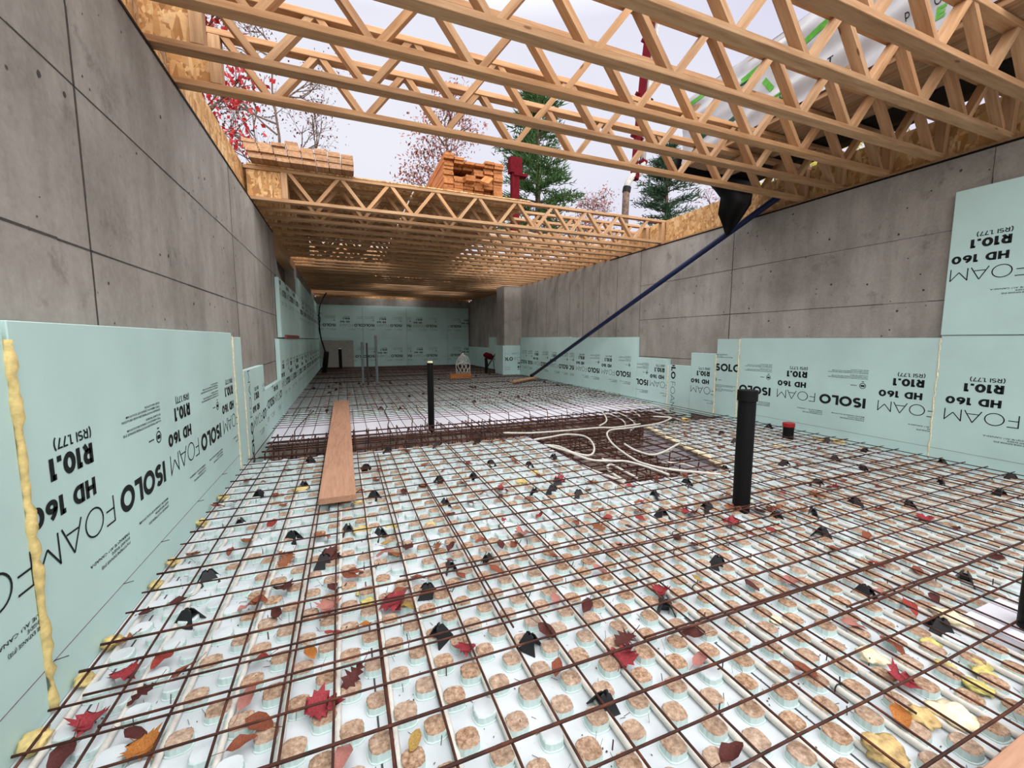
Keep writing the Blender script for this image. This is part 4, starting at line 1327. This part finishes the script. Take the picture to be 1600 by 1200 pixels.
pts, rs = [], []
for i in range(40):
    t_ = i / 39
    pts.append((3.25 + 0.5 * t_ + R.uniform(-.012, .012), 2.76 + 1.68 * t_, -0.006 + R.uniform(-.008, .004)))
    rs.append(R.uniform(0.016, 0.036))
tag(mesh_obj('foam_bead', *tube_vf(pts, rs, 9), 'creamfoam', smooth=True), 'lumpy cream foam bead along the right edge of the footing pit', 'foam bead')

# nails along the chalk line on the left wall
for i, y in enumerate([1.68, 2.13, 2.52, 3.09, 3.66]):
    tag(mesh_obj('nail', *tube_vf([(XL - 0.01, y, 0.151), (XL + 0.034, y + 0.005, 0.156)], 0.0019, 6), 'darksteel', smooth=True),
        f'thin nail sticking out at the chalk line on left wall, {nth(i + 1)} from the camera', 'nail', 'nails at the chalk line')
for i, (x, y, r) in enumerate([(-0.862, 1.745, .026), (-0.862, 1.93, .03), (-0.865, 2.34, .024), (-0.862, 2.55, .028), (-0.86, 1.50, .034), (-0.866, 3.05, .03), (-0.86, 3.5, .03)]):
    blob(x, y, r, 'sprayfoam', f'pale yellow foam lump at the foot of left wall, {nth(i + 1)} from the camera', 0.7)

# planks
o = beam('plank', (-0.08, 2.96, 0.092), (-0.075, 7.72, 0.094), 0.235, 0.045, (0, 0, 1), 'plankwood')
tag(o, 'long pinkish plank lying on the rebar across the trench', 'plank')
o = beam('plank', (1.16, 0.315, 0.079), (2.9, 0.355, 0.079), 0.22, 0.022, (0, 0, 1), 'plankwood')
tag(o, 'orange-brown board corner in the bottom right corner of the photo', 'plank')
o = beam('plank', (4.0, 9.85, 0.085), (5.05, 10.75, 0.085), 0.20, 0.03, (0, 0, 1), 'lumber')
tag(o, 'dark board lying at the foot of the blue pole', 'plank')

# blue pole leaning on the right wall
t = thing('blue_pole', 'long navy blue pole leaning across the right wall up to the trusses', 'pole', (5.03, 10.95, 0.1))
a, b_ = Vector((5.03, 10.95, 0.125)), Vector((5.19, 3.78, 2.99))
mesh_obj('pole_shaft', *tube_vf([a, b_], 0.041, 14), 'blue', parent=t, smooth=True)
d = (b_ - a).normalized()
mesh_obj('foot_ring', *tube_vf([a - d * 0.02, a + d * 0.05], 0.052, 14), 'pvc', parent=t)

# rack of white tubes rising from the floor, far back
t = thing('manifold_rack', 'bundle of white tubes looping up from a wooden board, far back', 'tube rack', (3.0, 11.3, 0))
beam('board', (2.70, 11.28, 0.155), (3.31, 11.34, 0.155), 0.04, 0.13, (0, 0, 1), 'lumber2', t)
for x in (2.72, 3.29):
    beam('stake', (x, 11.345, 0.0), (x, 11.345, 0.23), 0.03, 0.03, (0, 1, 0), 'lumber', t)
for i in range(9):
    f = i / 8
    x0 = 2.90 + 0.40 * f
    s = 1 if i % 2 == 0 else -1
    xt = 3.09 + (f - 0.5) * 0.06
    mid = x0 + (0.10 * s if 0 < i < 8 else (0.0))
    mid = min(max(mid, 2.90), 3.31)
    pts = spline([(x0, 11.38 + .01 * (i % 3), 0.06), (x0, 11.38 + .01 * (i % 3), 0.25), (mid, 11.38 + .012 * s, 0.45), (2.95 + 0.3 * (1 - f) if 0 < i < 8 else x0 + (.03 if i == 0 else -.03), 11.38 - .012 * s, 0.60), (xt, 11.38, 0.74 + 0.05 * R.random())])
    mesh_obj('heating_tube', *tube_vf(pts, 0.0095, 6), 'pex', parent=t, smooth=True)

# rebar tying machine
t = thing('tying_tool', 'long-handled tool with dark red body leaning far back by the right wall', 'tool', (4.45, 13.2, 0))
mesh_obj('handle_tube', *tube_vf([(4.40, 13.2, 0.22), (4.98, 13.2, 1.08)], 0.022, 8), 'darksteel', parent=t, smooth=True)
mesh_obj('grip', *tube_vf([(4.95, 13.2, 1.04), (5.05, 13.2, 1.2)], 0.032, 8), 'pvc', parent=t, smooth=True)
mesh_obj('motor', *tube_vf([(4.30, 13.16, 0.64), (4.36, 13.17, 0.66), (4.52, 13.2, 0.60), (4.62, 13.22, 0.56)], [0.05, 0.09, 0.11, 0.07], 12), 'redsteel', parent=t, smooth=True)
mesh_obj('jaw', *tube_vf([(4.38, 13.2, 0.56), (4.40, 13.2, 0.3), (4.38, 13.2, 0.03)], [0.05, 0.06, 0.045], 8), 'pvc', parent=t, smooth=True)
for dy in (-0.16, 0.16):
    mesh_obj('leg', *tube_vf(spline([(4.52, 13.2, 0.55), (4.66, 13.2 + dy * .6, 0.50), (4.74, 13.2 + dy, 0.03)]), 0.011, 6), 'darksteel', parent=t, smooth=True)

# ------------------------------------------------------------------ stacked lumber on the far deck
def board(x, y0, L, z, wd, hg, mat, label, group, roll=0.0, yaw=0.0):
    o = beam('lumber_board', (x, y0, z), (x + math.sin(yaw) * L, y0 + math.cos(yaw) * L, z), wd, hg, (math.sin(roll), 0, math.cos(roll)), mat)
    return tag(o, label, 'lumber', group)
ZB = ZD + 0.0165
for c in range(8):
    x = -0.875 + 0.1445 * c
    nl = (6, 6, 6, 7, 6, 6, 6, 6)[c]
    for r in range(nl):
        y0 = 5.87 + R.uniform(-.012, .012) + (0.03 if r % 2 else 0.0) + (R.uniform(0, .08) if r > 3 else 0) + 0.012 * r
        board(x + R.uniform(-.002, .002) - 0.016 * r * (1 - c / 7), y0, 3.05, ZB + 0.0215 + 0.0415 * r, 0.140, 0.040, 'lumber',
              f'sawn board in the left lumber stack, {nth(c + 1)} column from left, {nth(r + 1)} layer up', 'boards of the left lumber stack')
for c in range(6):
    x = 1.50 + 0.152 * c
    nl = (13, 12, 11, 11, 12, 12)[c]
    for r in range(nl):
        if c in (1, 2) and r in (7, 8): continue
        y0 = 6.17 + R.uniform(-.015, .035) + (0.10 if (c in (1, 2, 3) and r in (6, 9)) else 0) - (0.11 if (c == 2 and r in (4, 5)) else 0) - (0.05 if r >= nl - 2 else 0) + (0.1 if c == 4 and r in (1, 2) else 0)
        z = ZB + 0.0215 + 0.0415 * r
        board(x + R.uniform(-.004, .004), y0, 3.0, z, 0.142, 0.040, 'lumber2',
              f'orange sawn board in the right lumber stack, {nth(c + 1)} column from left, {nth(r + 1)} layer up', 'boards of the right lumber stack')
o = beam('lumber_board', (1.98, 6.0, 3.42), (2.10, 6.125, 3.55), 0.13, 0.036, (0, -0.6, 0.8), 'lumber2')
tag(o, 'loose tilted board end sticking out of the right lumber stack', 'lumber')

# ------------------------------------------------------------------ wrapped lumber pack on the near trusses
BX0, BX1, BY0, BY1, BZ0, BZ1 = 3.95, 5.14, -0.5, 4.22, ZS + 0.404, 4.07
pk = thing('lumber_pack', 'long lumber pack in white printed wrap resting on the near trusses', 'lumber pack', (4.55, 1.9, BZ0))
n = 7
wd = (BX1 - BX0 - 0.04) / n
for i in range(n):
    beam('pack_board', (BX0 + 0.02 + wd * (i + .5), BY0 + 0.02, BZ0 + 0.021), (BX0 + 0.02 + wd * (i + .5), BY1 - 0.03 - R.uniform(0, .04), BZ0 + 0.021), wd - 0.006, 0.04, (0, 0, 1), 'lumber', pk)
cm_ = MB()
cm_.box(BX0 + 0.03, BX1 - 0.03, BY0 + 0.03, BY1 - 0.06, BZ0 + 0.045, BZ1 - 0.05)
cm_.build('pack_core', ['lumber'], pk)
def wrap_face(fn, nu, nv):
    v = [fn(i / nu, j / nv) for j in range(nv + 1) for i in range(nu + 1)]
    f = [(j * (nu + 1) + i, j * (nu + 1) + i + 1, (j + 1) * (nu + 1) + i + 1, (j + 1) * (nu + 1) + i) for j in range(nv) for i in range(nu)]
    return v, f
def fold(y, z):
    return 0.040 * noise.noise(Vector((y * 1.1 + z * 2.0, z * 5.0, 3.1))) + 0.018 * noise.noise(Vector((y * 4, z * 9, 1.0))) - 0.018 * abs(math.sin(y * 1.3 + z * 7))
def sideleft(u, v):
    y = BY0 + (BY1 - BY0) * u
    z = BZ0 + 0.045 + (BZ1 - BZ0 - 0.045) * v
    cap = 0.04 * max(0, v - 0.85) / 0.15
    zz = z + (0.02 * noise.noise(Vector((y * 2, 0, 9))) if v == 0 or v == 1 else 0)
    return (BX0 - 0.004 - fold(y, z) * min(1, 6 * v * (1 - v) + .3) + cap, y, zz)
def topf(u, v):
    y = BY0 + (BY1 - BY0) * u
    x = BX0 + 0.036 + (BX1 - BX0 - .07) * v
    return (x, y, BZ1 + 0.02 * noise.noise(Vector((y * 2, x * 2 if v else 0, 9))) if v else BZ1 + 0.02 * noise.noise(Vector((y * 2, 0, 9))))
def endf(u, v):
    x = BX0 + (BX1 - BX0) * u
    z = BZ0 + 0.03 + (BZ1 - BZ0 - 0.03) * v
    return (x + (0.036 * (v > .9)) * (1 - 2 * u), BY1 - 0.012 + 0.02 * noise.noise(Vector((x * 3, z * 4, 0))), z)
def rightf(u, v):
    y = BY1 + (BY0 - BY1) * u
    z = BZ0 + 0.045 + (BZ1 - BZ0 - 0.045) * v
    return (BX1 + 0.004 + 0.01 * noise.noise(Vector((y * 2, z * 4, 7))) - 0.03 * (v > .9), y, z)
wm = MB()
wm.add(wrap_face(sideleft, 120, 26)); wm.add(wrap_face(topf, 60, 8)); wm.add(wrap_face(endf, 20, 12)); wm.add(wrap_face(rightf, 60, 10))
wrap = wm.build('wrapping', ['tarp'], pk, smooth=True)
PINV[wrap.name] = Matrix.Identity(4)
def on_wrap(y, z, off=0.004):
    v = (z - BZ0 - .045) / (BZ1 - BZ0 - .045)
    return (BX0 - 0.004 - fold(y, z) * min(1, 6 * v * (1 - v) + .3) + 0.04 * max(0, v - 0.85) / 0.15 - off, y, z)
def print_on(name, shapes, mat):
    V, F = [], []
    for vf in shapes:
        b = len(V)
        V += [on_wrap(y, z) for y, z in vf[0]]
        F += [tuple(q + b for q in g) for g in vf[1]]
    mesh_obj(name, V, F, mat, parent=wrap)
def subdiv(poly, n=10):
    r = []
    for p, q in zip(poly, poly[1:]):
        r += [(p[0] + (q[0] - p[0]) * i / n, p[1] + (q[1] - p[1]) * i / n) for i in range(n)]
    return r + [poly[-1]]
def letters(txt, t, y, z, h, wd_):
    V, F = word(txt, t, 0, 0, h, wd_, 0.55 if ' ' in txt else .25)
    return [(y - p[0], z + p[1]) for p in V], F
print_on('printed_lettering', [letters('P R O', 0.14, 2.02, 3.51, 0.055, 0.20), letters('S T', 0.14, 1.76, 3.33, 0.055, 0.16), letters('T', 0.16, 2.55, 3.50, 0.06, 0.05), letters('P R O', 0.14, 3.12, 3.43, 0.05, 0.2)], 'ink')
print_on('printed_stripe', [stroke_vf(subdiv([(2.86, 3.80), (2.40, 3.90)], 14), 0.055), stroke_vf(subdiv([(3.42, 3.84), (3.0, 3.89)], 12), 0.06), stroke_vf(subdiv([(4.16, 3.97), (3.9, 3.99)], 8), 0.05),
                            stroke_vf(subdiv([(3.16, 3.72), (3.06, 3.58)], 4), 0.05), stroke_vf(subdiv([(3.08, 3.45), (2.88, 3.47)], 6), 0.06),
                            letters('RE', 0.26, 1.93, 3.40, 0.09, 0.14), letters('ER', 0.28, 1.74, 3.38, 0.13, 0.22)], 'green')
print_on('printed_patch', [stroke_vf(subdiv([(3.98, 3.52), (3.75, 3.56)], 6), 0.08), stroke_vf(subdiv([(3.56, 3.50), (3.4, 3.53)], 5), 0.06), stroke_vf(subdiv([(3.45, 3.80), (3.2, 3.82)], 5), 0.02)], 'darkgreen')
# black plastic sheet under and beyond the pack, with a flap hanging into the basement
bs = MB()
def flap_pt(u, v):
    # v: 0 at the top edge, 1 at the tip
    lft = [Vector(q) for q in ((4.30, 4.30, 3.30), (4.60, 4.30, 3.12), (4.70, 4.29, 3.03), (4.66, 4.28, 2.82), (4.83, 4.27, 2.555))]
    rgt = [Vector(q) for q in ((5.30, 4.30, 3.24), (5.31, 4.30, 3.15), (5.28, 4.29, 3.02), (5.08, 4.28, 2.78), (4.87, 4.27, 2.57))]
    k = min(int(v * 4), 3)
    p = lft[k].lerp(lft[k + 1], v * 4 - k).lerp(rgt[k].lerp(rgt[k + 1], v * 4 - k), u)
    p.y += 0.05 * math.sin(u * 3.14) * (1 - v * .6) + 0.02 * math.sin(u * 9)
    return tuple(p)
bs.add(wrap_face(flap_pt, 16, 24))
def strip_pt(u, v):
    x = 3.93 + 1.40 * u
    return (x, 4.05 + 0.25 * v + .01 * math.sin(x * 9), ZD - 0.004 + 0.02 * math.sin(v * 3.1 + x * 2) - (0.03 * v))
bs.add(wrap_face(lambda u, v: (3.90 + 1.42 * u, 4.262 + 0.04 * v, 3.50 - 0.28 * v - .05 * u * v + .012 * math.sin(u * 14)), 24, 8))
bs.add(wrap_face(lambda u, v: (5.17 + 0.20 * v, 1.2 + 3.1 * u, 3.52 - 0.20 * v + .015 * math.sin(u * 22)), 30, 5))
bs.add(wrap_face(lambda u, v: (4.72 + 0.42 * v, 1.2 + 3.0 * u, ZD + 0.003), 24, 5))
o = bs.build('plastic_sheet', ['blacksheet'], smooth=True)
md = o.modifiers.new('thickness', 'SOLIDIFY'); md.thickness = 0.002
tag(o, 'black plastic sheet hanging in a pointed flap below the wrapped lumber pack', 'plastic sheet')

# ------------------------------------------------------------------ outside: red steel post, concrete pump boom
t = thing('steel_post', 'dark red steel post with wider head standing behind the lumber stacks', 'post', (8.65, 21, 2.5))
m = MB(); m.box(8.42, 8.82, 20.85, 21.15, 2.5, 9.75); m.build('post_shaft', ['redsteel'], t)
m = MB(); m.box(8.30, 8.94, 20.8, 21.2, 9.74, 10.5); m.build('post_head', ['redsteel'], t)
m = MB(); m.box(8.5, 9.24, 20.78, 21.22, 9.60, 9.74); m.build('bracket', ['redsteel'], t)
t = thing('pump_boom', 'red and white concrete pump boom with bent white pipe, hanging outside', 'pump boom', (16.4, 21, 2.5))
def bx(x, z): return (x, 21.0, z)
mesh_obj('boom_arm', *tube_vf([bx(17.6, 22.5), bx(17.02, 19.3), bx(16.62, 16.0), bx(16.38, 13.4), bx(16.2, 11.5), bx(16.1, 10.8)], [0.34, 0.32, 0.29, 0.26, 0.24, 0.2], 4), 'redsteel', parent=t)
mesh_obj('delivery_pipe', *tube_vf([bx(18.1, 22.5), bx(17.48, 19.3), bx(17.05, 16.0), bx(16.85, 13.4), bx(16.75, 11.6)], 0.17, 10), 'whitesteel', parent=t, smooth=True)
mesh_obj('pipe_clamp', *tube_vf([bx(16.6, 11.62), bx(16.95, 11.48)], 0.2, 8), 'redsteel', parent=t)
mesh_obj('bent_pipe', *tube_vf(spline([bx(16.78, 11.5), bx(16.6, 10.95), bx(16.3, 10.8), bx(16.0, 10.6), bx(15.75, 10.2), bx(15.66, 9.8)]), 0.19, 10), 'whitesteel', parent=t, smooth=True)
mesh_obj('pipe_clamp', *tube_vf([bx(16.32, 11.05), bx(16.22, 10.5)], 0.23, 8), 'redsteel', parent=t)
mesh_obj('pipe_clamp', *tube_vf([bx(15.70, 10.0), bx(15.64, 9.7)], 0.24, 8), 'pvc', parent=t)
mesh_obj('end_hose', *tube_vf([bx(15.64, 9.75), bx(15.6, 8.0), bx(15.7, 2.5)], 0.2, 10), 'bark', parent=t, smooth=True)
for z in (18.1, 15.2, 12.9):
    x = 16.4 + (z - 13.4) * 0.103
    mesh_obj('boom_bracket', *tube_vf([bx(x - 0.45, z), bx(x + 0.7, z - .15)], 0.13, 4), 'redsteel', parent=t)

# ------------------------------------------------------------------ trees outside
def branches(m, p, d, L, r, depth, tips, spread=0.6, kids=3, up=0.15):
    pts = [p]
    q = p.copy(); dd = d.copy()
    for i in range(3):
        dd = (dd + Vector((R.uniform(-1, 1), R.uniform(-1, 1), R.uniform(-.5, 1) * up * 3)) * 0.16).normalized()
        q = q + dd * L / 3
        pts.append(q)
    m.add(tube_vf(pts, [r, r * .85, r * .7, r * .5], 5 if depth > 1 else 3, caps=False))
    if depth <= 1:
        tips += [(pts[i], dd) for i in (1, 2, 3)]
    if depth == 0: return
    for k in range(kids):
        t = R.uniform(0.35, 1.0)
        b = pts[0].lerp(pts[-1], t)
        a = R.uniform(0, 6.28)
        s = dd.orthogonal().normalized()
        s = Matrix.Rotation(a, 3, dd) @ s
        nd = (dd + s * R.uniform(spread * .6, spread * 1.4) + Vector((0, 0, up))).normalized()
        branches(m, b, nd, L * R.uniform(.5, .75), r * .55, depth - 1, tips, spread, kids, up)
def leaf_cards(m, pts, n, size, rad, elong=1.6):
    for _ in range(n):
        p, d = R.choice(pts)
        c = p + Vector((R.gauss(0, rad), R.gauss(0, rad), R.gauss(0, rad)))
        a = Vector((R.uniform(-1, 1), R.uniform(-1, 1), R.uniform(-1, 1))).normalized()
        b = a.orthogonal().normalized()
        s = size * R.uniform(.6, 1.3)
        nrm = a.cross(b) * s * .15
        m.add(([c - a * s * elong / 2, c + b * s * .5 + nrm, c + a * s * elong / 2, c - b * s * .5 + nrm], [(0, 1, 2), (0, 2, 3)]))
def tree(name, label, x, y, h, crown0, depth, kids, spread, leaf=None, nleaf=0, size=0.25, rad=0.4, r=0.16, L0=None, zg=2.5, up=.2, seed=1):
    R.seed(seed)
    t = thing(name, label, 'tree', (x, y, zg), 'trees beyond the basement')
    m = MB()
    tips = []
    top = Vector((x + R.uniform(-.3, .3), y, zg + h))
    base = Vector((x, y, zg))
    pts = [base.lerp(top, i / 6) + Vector((R.uniform(-.12, .12), 0, 0)) * (0 < i < 6) for i in range(7)]
    m.add(tube_vf(pts, [r * (1 - .13 * i) for i in range(7)], 7))
    for i in range(kids * 4):
        f = crown0 + (1 - crown0) * (i + R.random()) / (kids * 4)
        b = base.lerp(top, f)
        a = R.uniform(0, 6.28)
        nd = Vector((math.cos(a), math.sin(a), R.uniform(0.2, 0.9))).normalized()
        branches(m, b, nd, (L0 or h * .28) * (1.15 - .6 * f), r * .4, depth, tips, spread, kids, up)
    m.build('trunk', ['bark'], t)
    if nleaf:
        lm = MB()
        leaf_cards(lm, tips, nleaf, size, rad)
        lm.build('foliage', [leaf], t)
    return t
def conifer(label, x, y, h, mat, wid, n, seed, zlow=0.15, layers=26, tuft=0.6, zg=2.5):
    R.seed(seed)
    t = thing('conifer', label, 'tree', (x, y, zg), 'trees beyond the basement')
    m = MB(); lm = MB()
    m.add(tube_vf([(x, y, zg), (x + .1, y, zg + h * .5), (x, y, zg + h)], [0.28, 0.18, 0.03], 7))
    for i in range(layers):
        f = zlow + (1 - zlow) * (i + R.random() * .7) / layers
        z = zg + h * f
        L = wid * (1.05 - f) ** .75 * R.uniform(.5, 1.15)
        for k in range(3):
            a = R.uniform(0, 6.28)
            d = Vector((math.cos(a), math.sin(a), R.uniform(-.05, .35)))
            p0 = Vector((x, y, z)); p1 = p0 + d * L
            pm = p0.lerp(p1, .5) + Vector((0, 0, .12 * L * R.uniform(-.3, .8)))
            m.add(tube_vf([p0, pm, p1], [0.07, 0.045, 0.015], 4, caps=False))
            for _ in range(n):
                q = R.uniform(.25, 1.05)
                c = (p0.lerp(pm, q * 2) if q < .5 else pm.lerp(p1, q * 2 - 1)) + Vector((R.gauss(0, .22), R.gauss(0, .22), R.gauss(0, .16))) * tuft * (0.5 + .8 * q)
                dd = (d + Vector((R.uniform(-1, 1), R.uniform(-1, 1), R.uniform(-.4, 1)))).normalized()
                s = dd.orthogonal().normalized() * tuft * .045
                e = c + dd * tuft * R.uniform(.3, .7)
                s2 = dd.cross(s)
                lm.add(([c - s, c + s, e], [(0, 1, 2)]))
                lm.add(([c - s2, c + s2, e], [(0, 1, 2)]))
    m.build('trunk', ['bark'], t)
    lm.build('foliage', [mat], t)
    return t
tree('bare_tree', 'tall nearly bare tree behind the left lumber stack', -2.75, 25, 13.2, 0.45, 3, 3, 0.75, 'dv', 1500, 0.085, 0.4, 0.13, 3.0, seed=5)
tree('bare_tree', 'thin bare tree at the left beside the red maple', -4.6, 31, 12.5, 0.4, 2, 3, 0.8, 'bark', 240, 0.13, 0.3, 0.10, 2.6, seed=9)
tree('red_maple', 'red maple foliage showing above the left wall', -3.85, 13.5, 7.2, 0.25, 2, 3, 0.8, 'redleaf', 1900, 0.10, 0.14, 0.12, 2.0, seed=14)
tree('russet_tree', 'tree with thin russet leaves behind the right lumber stack', 6.1, 25, 11.3, 0.45, 2, 3, 0.8, 'russet', 2600, 0.13, 0.4, 0.13, 2.2, seed=21)
conifer('broad green pine behind the dark red steel post', 12.0, 25.5, 15.0, 'pinegreen', 4.2, 105, 33, zlow=0.35, layers=30, tuft=0.8)
tree('russet_tree', 'small russet tree between the pine and the pump boom', 19.2, 30, 9.8, 0.5, 2, 3, 0.7, 'russet', 1900, 0.13, 0.35, 0.1, 1.7, seed=41)
conifer('dark green spruce to the right of the pump boom', 23.0, 26, 13.0, 'sprucegreen', 4.4, 95, 52, zlow=0.3, layers=30, tuft=0.75)
tree('purple_shrub', 'purple-red shrub showing between the spruce and the black flap', 28.5, 27, 9.8, 0.5, 2, 3, 0.9, 'purple', 800, 0.13, 0.35, 0.1, 2.4, seed=61)
conifer('small dark spruce peeping over the left lumber stack', -3.9, 34, 11.5, 'sprucegreen', 0.9, 26, 70, zlow=0.5, layers=12, tuft=0.4)
tree('yellow_bush', 'yellow-green foliage glimpsed through the trusses over the right rim board', 12.5, 8.0, 5.2, 0.3, 2, 3, 0.9, 'yellowleaf', 1500, 0.16, 0.35, 0.1, 1.6, seed=80)
